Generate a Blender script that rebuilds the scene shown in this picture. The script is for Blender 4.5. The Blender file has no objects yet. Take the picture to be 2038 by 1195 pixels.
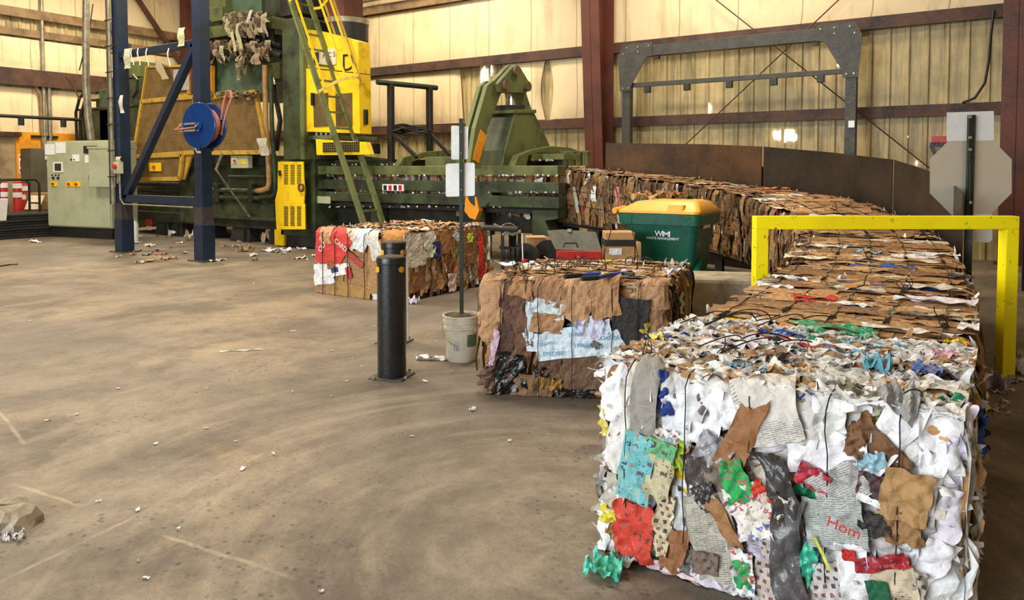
import bpy, math, random
import numpy as np
from mathutils import Vector, Matrix, Quaternion
# ------------------------------------------------------------------ camera
YAW, PITCH, CH, FPX = math.radians(33.9), math.radians(2.5), 1.57, 1500.0
PCX, HORY = 1019.0, 335.0
PCY = HORY + FPX * math.tan(PITCH)
SC = bpy.context.scene
COL = SC.collection
cam_d = bpy.data.cameras.new('camera')
cam = bpy.data.objects.new('camera', cam_d)
COL.objects.link(cam)
cam.location = (0, 0, CH)
cam.rotation_euler = (math.pi / 2 - PITCH, 0, YAW)
cam_d.sensor_width = 36
cam_d.lens = 36 * FPX / 2038
cam_d.shift_y = (PCY - 597.5) / 2038
cam_d.clip_end = 200
SC.camera = cam
# ------------------------------------------------------------------ exposure, world, lights
SC.view_settings.view_transform = 'Standard'
SC.view_settings.look = 'None'
SC.view_settings.gamma = 1
SC.view_settings.use_curve_mapping = False
SC.view_settings.exposure = 0.42
W = bpy.data.worlds.new('world')
SC.world = W
W.use_nodes = True
bg = W.node_tree.nodes['Background']
bg.inputs[0].default_value = (0.86, 0.93, 1.0, 1)
bg.inputs[1].default_value = 0.9

def area(name, loc, target, sx, sy, power, color):
    l = bpy.data.lights.new(name, 'AREA')
    l.shape = 'RECTANGLE'; l.size = sx; l.size_y = sy; l.energy = power; l.color = color
    o = bpy.data.objects.new(name, l)
    COL.objects.link(o)
    o.location = loc
    d = Vector(target) - Vector(loc)
    o.rotation_euler = d.to_track_quat('-Z', 'Y').to_euler()
    return o
# daylight in the two open truck doors behind the camera, and the warm high-bay rows under the roof
area('door_daylight', (-5.0, -7.6, 3.2), (-3.5, 4, 0.8), 9, 5, 1150, (0.90, 0.96, 1.0))
for i, (lx, ly, pw) in enumerate([(-5, 12.2, 230), (-12, 12.0, 330), (-19, 10.5, 420), (-4.5, 6.0, 230), (-10, 5.5, 400), (-16, 4.5, 330), (-7, 0, 120), (2.0, 11.5, 15)]):
    area('high_bay_lamp', (lx, ly, 7.4), (lx, ly, 0), 1.6, 1.6, pw, (1.0, 0.87, 0.66))

# ------------------------------------------------------------------ pixel geometry helpers
FW = np.array([-math.sin(YAW), math.cos(YAW), 0.0]); RT = np.array([math.cos(YAW), math.sin(YAW), 0.0]); UP = np.array([0, 0, 1.0])
_f = FW * math.cos(PITCH) - UP * math.sin(PITCH)
_u = UP * math.cos(PITCH) + FW * math.sin(PITCH)
EYE = np.array([0, 0, CH])
def ray(px, py):
    return _f + RT * (px - PCX) / FPX - _u * (py - PCY) / FPX
def atY(px, py, Y):
    d = ray(px, py); return EYE + d * (Y / d[1])
def atX(px, py, X):
    d = ray(px, py); return EYE + d * (X / d[0])
def atZ(px, py, z=0.0):
    d = ray(px, py); return EYE + d * ((z - CH) / d[2])
def atD(px, py, D):
    d = ray(px, py); return EYE + d * (D / float(d @ FW))
def camxy(xc, D, z=0.0):
    p = RT * xc + FW * D; return np.array([p[0], p[1], z])

# ------------------------------------------------------------------ objects
def tag(o, label=None, cat=None, group=None, kind=None):
    if label: o['label'] = label
    if cat: o['category'] = cat
    if group: o['group'] = group
    if kind: o['kind'] = kind
    return o
def thing(name, label, cat, loc=(0, 0, 0), group=None):
    o = bpy.data.objects.new(name, None)
    o.empty_display_size = 0.1
    COL.objects.link(o)
    o.location = [float(c) for c in loc]
    return tag(o, label, cat, group)
def wloc(o):
    v = Vector((0, 0, 0))
    while o: v = v + o.location; o = o.parent
    return np.array(v)

class MB:
    def __init__(s): s.v = []; s.f = []; s.c = []; s.uv = []; s.n = 0
    def add(s, verts, faces, col=None, uv=None):
        verts = np.asarray(verts, float); b = s.n
        s.v.append(verts); s.n += len(verts)
        s.f.extend([tuple(i + b for i in f) for f in faces])
        c = np.zeros((len(verts), 3)) + (np.array(col)[:3] if col is not None else 0.5)
        s.c.append(c)
        s.uv.append(np.asarray(uv, float) if uv is not None else verts[:, :2] * 1.0)
        return s
    def box(s, c, size, rz=0.0, R=None, taper=1.0, col=None):
        hx, hy, hz = [a / 2 for a in size]
        p = []
        for z in (-hz, hz):
            t = taper if z > 0 else 1.0
            for x, y in ((-hx, -hy), (hx, -hy), (hx, hy), (-hx, hy)): p.append((x * t, y * t, z))
        p = np.array(p)
        if R is None and rz: R = np.array(Matrix.Rotation(rz, 3, 'Z'))
        if R is not None: p = p @ np.array(R).T
        return s.add(p + np.array(c), [(0, 3, 2, 1), (4, 5, 6, 7), (0, 1, 5, 4), (1, 2, 6, 5), (2, 3, 7, 6), (3, 0, 4, 7)], col)
    def bx(s, x0, x1, y0, y1, z0, z1, col=None):
        return s.box(((x0 + x1) / 2, (y0 + y1) / 2, (z0 + z1) / 2), (abs(x1 - x0), abs(y1 - y0), abs(z1 - z0)), col=col)
    def bar(s, p0, p1, w, d, up=(0, 0, 1), col=None):
        p0 = np.array(p0, float); p1 = np.array(p1, float); L = np.linalg.norm(p1 - p0); z = (p1 - p0) / L
        u = np.array(up, float); x = np.cross(u, z)
        if np.linalg.norm(x) < 1e-4: x = np.cross((0, 1, 0), z)
        x /= np.linalg.norm(x); y = np.cross(z, x)
        return s.box((p0 + p1) / 2, (w, d, L), R=np.stack([x, y, z], 1), col=col)
    def cyl(s, p0, p1, r0, r1=None, n=20, cap=True, col=None):
        r1 = r0 if r1 is None else r1
        p0 = np.array(p0, float); p1 = np.array(p1, float); z = (p1 - p0) / np.linalg.norm(p1 - p0)
        x = np.cross(z, (0, 0, 1) if abs(z[2]) < .9 else (1, 0, 0)); x /= np.linalg.norm(x); y = np.cross(z, x)
        a = np.arange(n) * 2 * math.pi / n
        ring = np.cos(a)[:, None] * x + np.sin(a)[:, None] * y
        v = np.concatenate([p0 + ring * r0, p1 + ring * r1])
        f = [(i, (i + 1) % n, n + (i + 1) % n, n + i) for i in range(n)]
        if cap: f += [tuple(range(n))[::-1], tuple(range(n, 2 * n))]
        return s.add(v, f, col)
    def tube(s, pts, r, n=6, col=None, closed=False):
        pts = np.array(pts, float); m = len(pts)
        V = []; prev = None
        for i in range(m):
            a = pts[max(i - 1, 0)]; b = pts[min(i + 1, m - 1)]
            if closed: a = pts[(i - 1) % m]; b = pts[(i + 1) % m]
            z = b - a; z /= (np.linalg.norm(z) + 1e-9)
            if prev is None: x = np.cross(z, (0, 0, 1) if abs(z[2]) < .9 else (1, 0, 0))
            else: x = prev - z * (prev @ z)
            x /= (np.linalg.norm(x) + 1e-9); prev = x; y = np.cross(z, x)
            for k in range(n):
                t = 2 * math.pi * k / n; V.append(pts[i] + r * (math.cos(t) * x + math.sin(t) * y))
        F = []
        for i in range(m if closed else m - 1):
            j = (i + 1) % m
            for k in range(n): F.append((i * n + k, i * n + (k + 1) % n, j * n + (k + 1) % n, j * n + k))
        if not closed: F += [tuple(range(n))[::-1], tuple(range((m - 1) * n, m * n))]
        return s.add(V, F, col)
    def prism(s, poly, y0, y1, axis='Y', col=None):
        n = len(poly)
        def P(a, b, t): return (a, t, b) if axis == 'Y' else ((t, a, b) if axis == 'X' else (a, b, t))
        v = [P(a, b, y0) for a, b in poly] + [P(a, b, y1) for a, b in poly]
        f = [tuple(range(n)), tuple(range(2 * n - 1, n - 1, -1))] + [(i, n + i, n + (i + 1) % n, (i + 1) % n) for i in range(n)]
        return s.add(v, f, col)
    def lathe(s, c, prof, n=28, col=None):
        v = []; f = []
        for r, z in prof:
            for k in range(n):
                a = 2 * math.pi * k / n; v.append((c[0] + r * math.cos(a), c[1] + r * math.sin(a), c[2] + z))
        for i in range(len(prof) - 1):
            for k in range(n): f.append((i * n + k, i * n + (k + 1) % n, (i + 1) * n + (k + 1) % n, (i + 1) * n + k))
        return s.add(v, f, col)
    def grid(s, V, n, m, col=None, uv=None):
        f = [(i * m + j, (i + 1) * m + j, (i + 1) * m + j + 1, i * m + j + 1) for i in range(n - 1) for j in range(m - 1)]
        return s.add(V, f, col, uv)
    def build(s, name, mat, parent=None, smooth=False, bevel=0.0, solid=0.0, fix=True):
        me = bpy.data.meshes.new(name)
        V = np.concatenate(s.v)
        if parent is not None: V = V - wloc(parent)
        me.from_pydata(V.tolist(), [], s.f)
        ca = me.color_attributes.new('Col', 'FLOAT_COLOR', 'POINT')
        C = np.ones((len(V), 4), np.float32); C[:, :3] = np.concatenate(s.c); ca.data.foreach_set('color', C.ravel())
        ul = me.uv_layers.new(name='UVMap')
        UV = np.concatenate(s.uv); li = np.zeros(len(me.loops), np.int32); me.loops.foreach_get('vertex_index', li)
        ul.data.foreach_set('uv', UV[li].astype(np.float32).ravel())
        me.materials.append(mat)
        if fix:
            import bmesh
            bm = bmesh.new(); bm.from_mesh(me); bmesh.ops.recalc_face_normals(bm, faces=bm.faces); bm.to_mesh(me); bm.free()
        if smooth:
            me.polygons.foreach_set('use_smooth', [True] * len(me.polygons))
        o = bpy.data.objects.new(name, me); COL.objects.link(o)
        if parent is not None: o.parent = parent
        if smooth and smooth != 'all':
            me.set_sharp_from_angle(angle=math.radians(38))
        if solid:
            m = o.modifiers.new('solid', 'SOLIDIFY'); m.thickness = solid
        if bevel:
            m = o.modifiers.new('bevel', 'BEVEL'); m.width = bevel; m.segments = 2; m.limit_method = 'ANGLE'; m.angle_limit = math.radians(50)
        return o
# single-shape shortcut
def part(name, mat, parent, fn, **k):
    m = MB(); fn(m); return m.build(name, mat, parent, **k)
def struct(o): o['kind'] = 'structure'; return o

# ------------------------------------------------------------------ materials
def srgb(r, g, b):
    return tuple(((c / 255) / 12.92 if c / 255 <= .04045 else ((c / 255 + .055) / 1.055) ** 2.4) for c in (r, g, b))
class NT:
    def __init__(s, name):
        s.m = bpy.data.materials.new(name); s.m.use_nodes = True; s.t = s.m.node_tree; s.n = s.t.nodes; s.p = s.n['Principled BSDF']
    def link(s, a, b): s.t.links.new(a, b)
    def node(s, t, **k):
        n = s.n.new(t)
        for a, b in k.items(): setattr(n, a, b)
        return n
    def coords(s, kind='Object'): return s.node('ShaderNodeTexCoord').outputs[kind]
    def pos(s): return s.node('ShaderNodeNewGeometry').outputs['Position']
    def noise(s, vec, scale, detail=4, rough=.55, dist=0):
        n = s.node('ShaderNodeTexNoise'); n.inputs['Scale'].default_value = scale; n.inputs['Detail'].default_value = detail
        n.inputs['Roughness'].default_value = rough; n.inputs['Distortion'].default_value = dist
        s.link(vec, n.inputs['Vector']); return n.outputs['Fac']
    def ramp(s, fac, a, b, lo=0.0, hi=1.0):
        r = s.node('ShaderNodeMapRange'); r.inputs[1].default_value = a; r.inputs[2].default_value = b
        r.inputs[3].default_value = lo; r.inputs[4].default_value = hi; s.link(fac, r.inputs[0]); return r.outputs[0]
    def mix(s, fac, a, b, mode='MIX'):
        m = s.node('ShaderNodeMix', data_type='RGBA', blend_type=mode)
        for v, i in ((fac, 0), (a, 6), (b, 7)):
            if isinstance(v, (int, float)): m.inputs[i].default_value = v
            elif isinstance(v, tuple): m.inputs[i].default_value = (*v[:3], 1)
            else: s.link(v, m.inputs[i])
        return m.outputs[2]
    def math(s, op, a, b=0.0, c=0.0):
        m = s.node('ShaderNodeMath', operation=op)
        for i, v in enumerate((a, b, c)):
            if isinstance(v, (int, float)): m.inputs[i].default_value = v
            else: s.link(v, m.inputs[i])
        return m.outputs[0]
    def scale(s, vec, sc):
        m = s.node('ShaderNodeMapping'); m.inputs['Scale'].default_value = sc; s.link(vec, m.inputs['Vector']); return m.outputs[0]
    def bump(s, h, strength=.3, dist=.01):
        b = s.node('ShaderNodeBump'); b.inputs['Strength'].default_value = strength; b.inputs['Distance'].default_value = dist
        s.link(h, b.inputs['Height']); s.link(b.outputs[0], s.p.inputs['Normal'])
    def out(s, col=None, rough=.6, metal=0.0):
        if col is not None:
            if isinstance(col, tuple): s.p.inputs['Base Color'].default_value = (*col[:3], 1)
            else: s.link(col, s.p.inputs['Base Color'])
        if isinstance(rough, (int, float)): s.p.inputs['Roughness'].default_value = rough
        else: s.link(rough, s.p.inputs['Roughness'])
        s.p.inputs['Metallic'].default_value = metal
        return s.m
def paint(name, c1, c2=None, scale=3.0, lo=.45, hi=.7, rough=.5, metal=0.0, bump=.15, fine=40):
    t = NT(name); v = t.pos()
    if c2 is None: c2 = tuple(x * .55 for x in c1)
    n1 = t.noise(v, scale, 6, .65)
    col = t.mix(t.ramp(n1, lo, hi), c1, c2)
    n2 = t.noise(v, fine, 3)
    if bump: t.bump(n2, bump, .004)
    return t.out(col, t.ramp(n2, .3, .7, rough - .08, rough + .12), metal)
GREEN = paint('olive_green_paint', srgb(100, 108, 62), srgb(46, 48, 30), 2.2, .48, .72, .5)
DGREEN = paint('dark_and_shaded_green', srgb(62, 74, 46), srgb(24, 24, 17), 2.5, .42, .66, .5)  # dark green parts, and the painted shade on the press cone
BGREEN = paint('grey_green_paint', srgb(84, 108, 82), srgb(50, 60, 44), 2.5, .45, .7, .5)
GRIME = paint('grimy_metal', srgb(46, 46, 34), srgb(20, 18, 13), 4, .4, .65, .6)
YEL = paint('yellow_paint', srgb(240, 200, 20), srgb(150, 110, 30), 5, .55, .85, .5)
MUST = paint('mustard_frame', srgb(196, 158, 60), srgb(110, 84, 40), 6, .5, .75, .6)
ORANGE = paint('orange_paint', srgb(228, 150, 30), srgb(180, 105, 30), 3, .5, .8, .6)
BLUE = paint('navy_blue_paint', srgb(20, 38, 62), srgb(22, 26, 34), 3, .5, .72, .35)
RUST = paint('oxide_red_steel', srgb(102, 52, 38), srgb(68, 40, 30), 1.5, .45, .7, .55)
GIRT = paint('brown_girt_steel', srgb(88, 56, 42), srgb(44, 30, 22), 2.0, .42, .66, .6)
GIRTL = paint('dusty_girt_steel', srgb(150, 122, 84), srgb(92, 70, 48), 2.0, .42, .66, .6)
BLK = paint('black_steel', srgb(34, 33, 30), srgb(20, 19, 17), 4, .4, .7, .45)
DGREY = paint('dark_grey_steel', srgb(66, 64, 58), srgb(42, 40, 36), 4, .4, .7, .5)
GALV = paint('galvanised_steel', srgb(170, 165, 145), srgb(120, 114, 96), 6, .4, .7, .4, .5)
CHROME = paint('bright_steel', srgb(225, 225, 220), srgb(180, 180, 175), 6, .4, .7, .2, 1.0, 0)
CAB = paint('pale_grey_green_enamel', srgb(176, 180, 150), srgb(150, 152, 122), 2, .45, .75, .45)
EGREY = paint('grey_enamel', srgb(96, 92, 74), srgb(78, 74, 58), 2, .45, .75, .45)
WHITE = paint('white_enamel', srgb(238, 240, 238), srgb(205, 205, 198), 4, .5, .85, .45)
ALU = paint('brushed_aluminium', srgb(222, 216, 200), srgb(212, 206, 188), .5, .4, .7, .3, .35, 0, 3)
RED = paint('red_plastic', srgb(190, 40, 34), srgb(130, 30, 26), 5, .5, .8, .45)
RUB = paint('black_rubber', srgb(30, 29, 27), srgb(44, 40, 34), 4, .45, .75, .75)
COP = paint('tan_pipe_paint', srgb(190, 150, 96), srgb(120, 88, 56), 4, .45, .75, .5)
HOSE = paint('pink_hose_rubber', srgb(176, 112, 100), srgb(120, 76, 66), 4, .45, .75, .6)
WIREM = paint('annealed_wire', srgb(44, 36, 34), srgb(26, 22, 22), 30, .4, .7, .5, .6, 0)
BUCK = paint('dirty_white_plastic', srgb(208, 202, 182), srgb(150, 140, 116), 9, .5, .8, .5)
BINM = paint('dark_green_plastic', srgb(14, 92, 74), srgb(10, 70, 58), 3, .5, .85, .32, 0, .05)
LIDM = paint('yellow_orange_plastic', srgb(246, 178, 50), srgb(206, 160, 92), 2.2, .45, .7, .4, 0, .05)
TBOX = paint('grey_plastic_lid', srgb(92, 92, 84), srgb(64, 62, 56), 6, .45, .75, .6)
CARD = paint('corrugated_cardboard', srgb(186, 146, 98), srgb(150, 112, 72), 5, .45, .75, .85)
BOLTB = paint('blue_handle_paint', srgb(36, 70, 170), srgb(24, 44, 110), 5, .5, .8, .4)
DIRT = paint('dried_concrete_fill', srgb(92, 80, 66), srgb(52, 46, 38), 30, .4, .65, .9, 0, .6)
TEAL = paint('teal_plastic_film', srgb(80, 190, 165), srgb(50, 150, 130), 9, .45, .75, .35)
PAPER = paint('white_paper', srgb(236, 236, 234), srgb(205, 205, 205), 9, .5, .85, .7)
CREAM = paint('cream_paper', srgb(216, 206, 176), srgb(170, 156, 120), 9, .45, .8, .8)
LILAC = paint('lilac_grey_sheet', srgb(176, 172, 172), srgb(150, 146, 148), 9, .45, .8, .8)
def flat(name, c, rough=.5): t = NT(name); return t.out(c, rough)
INK = flat('black_ink', srgb(28, 28, 28)); REDI = flat('red_ink', srgb(190, 30, 34)); BLUEI = flat('blue_ink', srgb(50, 130, 170)); WHITEI = flat('white_ink', srgb(240, 240, 240))
SCREEN = flat('dark_screen_glass', srgb(50, 46, 46), .15); REFL = flat('amber_reflector', srgb(250, 180, 20), .2)
def louver_mat(name, base, dark, sx, sz, duty=.5, horiz=False):
    t = NT(name); v = t.pos(); sp = t.node('ShaderNodeSeparateXYZ'); t.link(v, sp.inputs[0])
    a = t.math('LESS_THAN', t.math('FRACT', t.math('MULTIPLY', sp.outputs[0], sx)), duty)
    b = t.math('LESS_THAN', t.math('FRACT', t.math('MULTIPLY', sp.outputs[2], sz)), duty)
    k = t.math('MULTIPLY', a, b)
    n = t.noise(v, 5, 5)
    c2 = t.mix(t.ramp(n, .4, .7), base, tuple(x * .6 for x in base))
    return t.out(t.mix(k, c2, dark), .6)
MESHP = louver_mat('brown_guard_mesh', srgb(150, 118, 66), srgb(58, 42, 22), 36, 36, .62)
VENT = louver_mat('vent_mesh', srgb(120, 96, 50), srgb(40, 32, 20), 40, 40, .6)
GRIDV = louver_mat('dark_grille', srgb(120, 100, 40), srgb(12, 12, 10), 18, 22, .8)
def emis(name, c, st):
    t = NT(name); t.p.inputs['Emission Color'].default_value = (*c, 1); t.p.inputs['Emission Strength'].default_value = st; return t.out(c, .6)
DAY = emis('daylight_through_hole', (1.0, .93, .78), 2.4)
# scraps: albedo per scrap from the Col attribute, with fibre variation
def scrap_mat(name, kind=None):
    t = NT(name); at = t.node('ShaderNodeAttribute', attribute_name='Col'); c = at.outputs['Color']; v = t.pos(); uv = t.coords('UV')
    n = t.noise(v, 22, 5, .7)
    c = t.mix(t.ramp(n, .35, .75), c, t.mix(1.0, c, (.74, .72, .70), 'MULTIPLY'))
    if kind == 'text' or kind == 'news':
        br = t.node('ShaderNodeTexBrick'); br.inputs['Scale'].default_value = 1
        br.inputs['Brick Width'].default_value = .034; br.inputs['Row Height'].default_value = .0072; br.inputs['Mortar Size'].default_value = .0024
        br.inputs['Mortar Smooth'].default_value = .3; br.inputs['Bias'].default_value = .1
        br.inputs['Color1'].default_value = (.12, .12, .12, 1); br.inputs['Color2'].default_value = (.45, .45, .45, 1); br.inputs['Mortar'].default_value = (1, 1, 1, 1)
        t.link(uv, br.inputs['Vector'])
        blk = t.noise(uv, 13 if kind == 'news' else 7, 1)
        msk = t.math('GREATER_THAN', blk, .40 if kind == 'news' else .56)
        c = t.mix(t.math('MULTIPLY', msk, .75), c, t.mix(1.0, c, br.outputs[0], 'MULTIPLY'))
    if kind in ('coupon', 'redcoupon', 'toys', 'mag', 'prod'):
        vo = t.node('ShaderNodeTexBrick'); vo.offset = .0 if kind == 'coupon' else .4
        vo.inputs['Scale'].default_value = 1; vo.inputs['Brick Width'].default_value = {'coupon': .034, 'redcoupon': .04, 'toys': .07, 'mag': .08, 'prod': .028}[kind]
        vo.inputs['Row Height'].default_value = {'coupon': .026, 'redcoupon': .036, 'toys': .05, 'mag': .06, 'prod': .028}[kind]; vo.inputs['Mortar Size'].default_value = .004 if kind != 'prod' else .007
        pal = {'coupon': ((.05, .03, .06), (.55, .5, .35)), 'redcoupon': ((.06, .03, .03), (.65, .14, .08)), 'toys': ((.55, .08, .06), (.08, .2, .5)), 'mag': ((.03, .03, .04), (.3, .08, .1)), 'prod': ((.05, .05, .06), (.3, .1, .08))}[kind]
        vo.inputs['Color1'].default_value = (*pal[0], 1); vo.inputs['Color2'].default_value = (*pal[1], 1); vo.inputs['Mortar'].default_value = (1, 1, 1, 1)
        t.link(uv, vo.inputs['Vector'])
        n2 = t.noise(uv, 42, 2); m = t.math('GREATER_THAN', n2, {'coupon': .52, 'redcoupon': .55, 'toys': .56, 'mag': .45, 'prod': .42}[kind])
        iswhite = t.math('LESS_THAN', vo.outputs['Fac'], .5)
        c = t.mix(t.math('MULTIPLY', m, iswhite), c, vo.outputs[0])
    vr = t.node('ShaderNodeTexVoronoi', feature='DISTANCE_TO_EDGE'); vr.inputs['Scale'].default_value = 17; t.link(v, vr.inputs['Vector'])
    vs = t.node('ShaderNodeTexVoronoi'); vs.inputs['Scale'].default_value = 34; t.link(v, vs.inputs['Vector'])
    t.bump(t.math('ADD', t.math('ADD', t.ramp(vr.outputs['Distance'], 0, .4), t.math('MULTIPLY', vs.outputs['Distance'], .5)), t.math('MULTIPLY', t.noise(v, 60, 3, .6), .5)), .55, .010)
    m = t.out(c, .42 if kind == 'film' else .72)
    if kind == 'film': t.p.inputs['Coat Weight'].default_value = .3; t.p.inputs['Roughness'].default_value = .3
    return m
SCR = scrap_mat('pressed_scrap'); STEXT = scrap_mat('printed_text_paper', 'text'); SNEWS = scrap_mat('newsprint', 'news'); SCOUP = scrap_mat('coupon_page', 'coupon')
SRED = scrap_mat('red_coupon_page', 'redcoupon'); STOY = scrap_mat('toy_flyer_page', 'toys'); SMAG = scrap_mat('magazine_page', 'mag'); SPROD = scrap_mat('product_grid_page', 'prod'); SFILM = scrap_mat('plastic_film', 'film')

# ------------------------------------------------------------------ lettering (real mesh text)
def text(s, mat, parent, center, right, up, height, name='lettering', depth=.001, width=None, bold=0.0):
    cu = bpy.data.curves.new('t', 'FONT'); cu.body = s; cu.size = 1; cu.extrude = 0; cu.offset = bold; cu.align_x = 'CENTER'; cu.align_y = 'CENTER'
    o = bpy.data.objects.new('t', cu); COL.objects.link(o)
    bpy.context.view_layer.update()
    me = bpy.data.meshes.new_from_object(o.evaluated_get(bpy.context.evaluated_depsgraph_get()))
    bpy.data.objects.remove(o); bpy.data.curves.remove(cu)
    V = np.array([v.co[:] for v in me.vertices])
    if len(V) == 0: return None
    V -= (V.max(0) + V.min(0)) / 2
    k = height / (V[:, 1].max() - V[:, 1].min()); kx = k if width is None else width / (V[:, 0].max() - V[:, 0].min())
    r = np.array(right, float); r /= np.linalg.norm(r); u = np.array(up, float); u /= np.linalg.norm(u)
    Pn = np.array(center) + V[:, :1] * kx * r + V[:, 1:2] * k * u
    m = MB(); m.add(Pn, [tuple(p.vertices) for p in me.polygons]); bpy.data.meshes.remove(me)
    return m.build(name, mat, parent, fix=False)
rng = random.Random(7); nr = np.random.RandomState(11)
# ================================================================== the building
YW, XL = 15.2, -23.0
def floor_mat():
    t = NT('worn_concrete_floor'); v = t.pos()
    big = t.noise(v, .35, 5, .6, .2); mid = t.noise(t.scale(v, (1, .8, 1)), 1.1, 8, .72, .15); fine = t.noise(v, 26, 4, .7)
    c = t.mix(t.ramp(big, .40, .60), srgb(116, 108, 98), srgb(154, 138, 118))
    c = t.mix(t.ramp(mid, .42, .60), c, srgb(102, 92, 80))
    wear = t.noise(v, .8, 6, .6, .4); c = t.mix(t.ramp(wear, .60, .72, 0, .45), c, srgb(186, 164, 130))
    yel = t.noise(t.scale(v, (.5, 1.6, 1)), .9, 4, .6); c = t.mix(t.ramp(yel, .63, .72, 0, .35), c, srgb(190, 158, 92))
    reg = t.ramp(t.noise(v, .9, 3), .44, .62)
    spk = t.node('ShaderNodeTexVoronoi'); spk.inputs['Scale'].default_value = 22; t.link(v, spk.inputs['Vector'])
    sp = t.math('MULTIPLY', t.math('MULTIPLY', t.ramp(spk.outputs['Distance'], .12, .34, 1, 0), reg), t.ramp(t.noise(v, 9, 2), .46, .56))
    c = t.mix(t.math('MULTIPLY', sp, .75), c, srgb(48, 42, 36))
    c = t.mix(t.ramp(fine, .4, .8, 0, .4), c, srgb(92, 80, 66))
    # worn pale joint lines
    s = t.node('ShaderNodeSeparateXYZ'); t.link(v, s.inputs[0]); wob = t.math('MULTIPLY', t.math('SUBTRACT', t.noise(v, 5, 3), .5), .03)
    for (a, b) in JOINTS:
        nx, ny = -(b[1] - a[1]), b[0] - a[0]; L = math.hypot(nx, ny); nx /= L; ny /= L; cc = nx * a[0] + ny * a[1]
        d = t.math('ABSOLUTE', t.math('ADD', t.math('SUBTRACT', t.math('ADD', t.math('MULTIPLY', s.outputs[0], nx), t.math('MULTIPLY', s.outputs[1], ny)), cc), wob))
        brk = t.ramp(t.noise(v, 2.2, 3), .40, .55, 0, .6)
        al = t.math('ABSOLUTE', t.math('SUBTRACT', t.math('ADD', t.math('MULTIPLY', s.outputs[0], ny), t.math('MULTIPLY', s.outputs[1], -nx)), (ny * (a[0] + b[0]) - nx * (a[1] + b[1])) / 2))
        brk = t.math('MULTIPLY', brk, t.ramp(al, L * .45, L * .55, 1, 0))
        c = t.mix(t.math('MULTIPLY', t.ramp(d, .004, .016, 1, 0), brk), c, srgb(186, 172, 148))
    # curved tyre scuffs around a turning centre
    cx, cy = atZ(1120, 1080)[:2]; dx = t.math('SUBTRACT', s.outputs[0], cx); dy = t.math('SUBTRACT', s.outputs[1], cy)
    rad = t.math('SQRT', t.math('ADD', t.math('MULTIPLY', dx, dx), t.math('MULTIPLY', dy, dy))); ang = t.math('ARCTAN2', dy, dx)
    cv = t.node('ShaderNodeCombineXYZ'); t.link(t.math('MULTIPLY', rad, 7), cv.inputs[0]); t.link(t.math('MULTIPLY', ang, 1.6), cv.inputs[1])
    near = t.ramp(rad, 1.6, 4.2, 1, .12); arc = t.noise(cv.outputs[0], 1.0, 5, .6)
    c = t.mix(t.math('MULTIPLY', near, t.ramp(arc, .52, .70, 0, .35)), c, srgb(180, 166, 146)); c = t.mix(t.math('MULTIPLY', near, t.ramp(arc, .36, .48, .35, 0)), c, srgb(84, 76, 68))
    grt = t.noise(v, 75, 2, .6); c = t.mix(t.ramp(grt, .30, .42, .5, 0), c, srgb(66, 60, 54))
    t.bump(t.math('ADD', fine, t.math('MULTIPLY', sp, -1.5)), .3, .008)
    return t.out(c, t.ramp(mid, .3, .7, .48, .72))
JOINTS = [(atZ(0, 1160)[:2], atZ(520, 905)[:2]), (atZ(0, 955)[:2], atZ(170, 1012)[:2]), (atZ(330, 1068)[:2], atZ(580, 1150)[:2]), (atZ(0, 822)[:2], atZ(50, 886)[:2])]
struct(part('floor', floor_mat(), None, lambda m: m.bx(-30, 9, -9, 16, -.1, 0)))
def wall_metal():
    t = NT('ribbed_wall_sheet'); v = t.pos()
    st = t.noise(t.scale(v, (6, 6, .5)), 1.2, 5, .65); g = t.noise(v, .8, 4, .6)
    c = t.mix(t.ramp(st, .42, .7), srgb(206, 184, 132), srgb(128, 112, 78))
    c = t.mix(t.ramp(g, .45, .65, 0, .6), c, srgb(118, 112, 78))
    return t.out(c, .5)
def insul():
    t = NT('white_vinyl_insulation'); v = t.pos()
    st = t.noise(t.scale(v, (3, 3, .35)), 1.4, 5, .65); n = t.noise(v, 1.1, 5, .6)
    c = t.mix(t.ramp(st, .52, .8, 0, .8), srgb(236, 214, 172), srgb(176, 146, 100))
    c = t.mix(t.ramp(n, .55, .75, 0, .5), c, srgb(200, 172, 126))
    s = t.node('ShaderNodeSeparateXYZ'); t.link(v, s.inputs[0])
    fx = t.math('ABSOLUTE', t.math('SUBTRACT', t.math('FRACT', t.math('DIVIDE', t.math('ADD', s.outputs[0], s.outputs[1]), 1.22)), .5))
    c = t.mix(t.ramp(fx, .004, .012, .7, 0), c, srgb(120, 96, 64))
    t.bump(t.noise(v, 3.5, 3), .25, .03)
    return t.out(c, .6)
WALLM, INS = wall_metal(), insul()
def ribbed(m, fixed, a0, a1, z0, z1, axis):
    # trapezoid ribs every 0.305 m
    pts = []; a = a0
    while a < a1:
        for da, d in ((0, 0), (.2, 0), (.222, -.035), (.262, -.035), (.284, 0)): pts.append((a + da, d))
        a += .305
    pts.append((a1, 0)); V = []
    for z in (z0, z1):
        for a, d in pts: V.append((a, fixed + d, z) if axis == 'Y' else (fixed - d, a, z))
    m.grid(V, 2, len(pts))
struct(part('wall_back', WALLM, None, lambda m: ribbed(m, YW, -30, 9, 0, 8, 'Y'), solid=.02))
struct(part('wall_left', WALLM, None, lambda m: ribbed(m, XL, -9, 16, 0, 8, 'X'), solid=.02))
def front(m):
    m.bx(-30, -9.6, -8.9, -8.7, 0, 8); m.bx(-.4, 9, -8.9, -8.7, 0, 8); m.bx(-9.6, -.4, -8.9, -8.7, 5.8, 8)
PLAINW = paint('plain_wall_lining', srgb(170, 150, 118), srgb(120, 104, 80), 1.0)
struct(part('wall_front', PLAINW, None, front))
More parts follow.
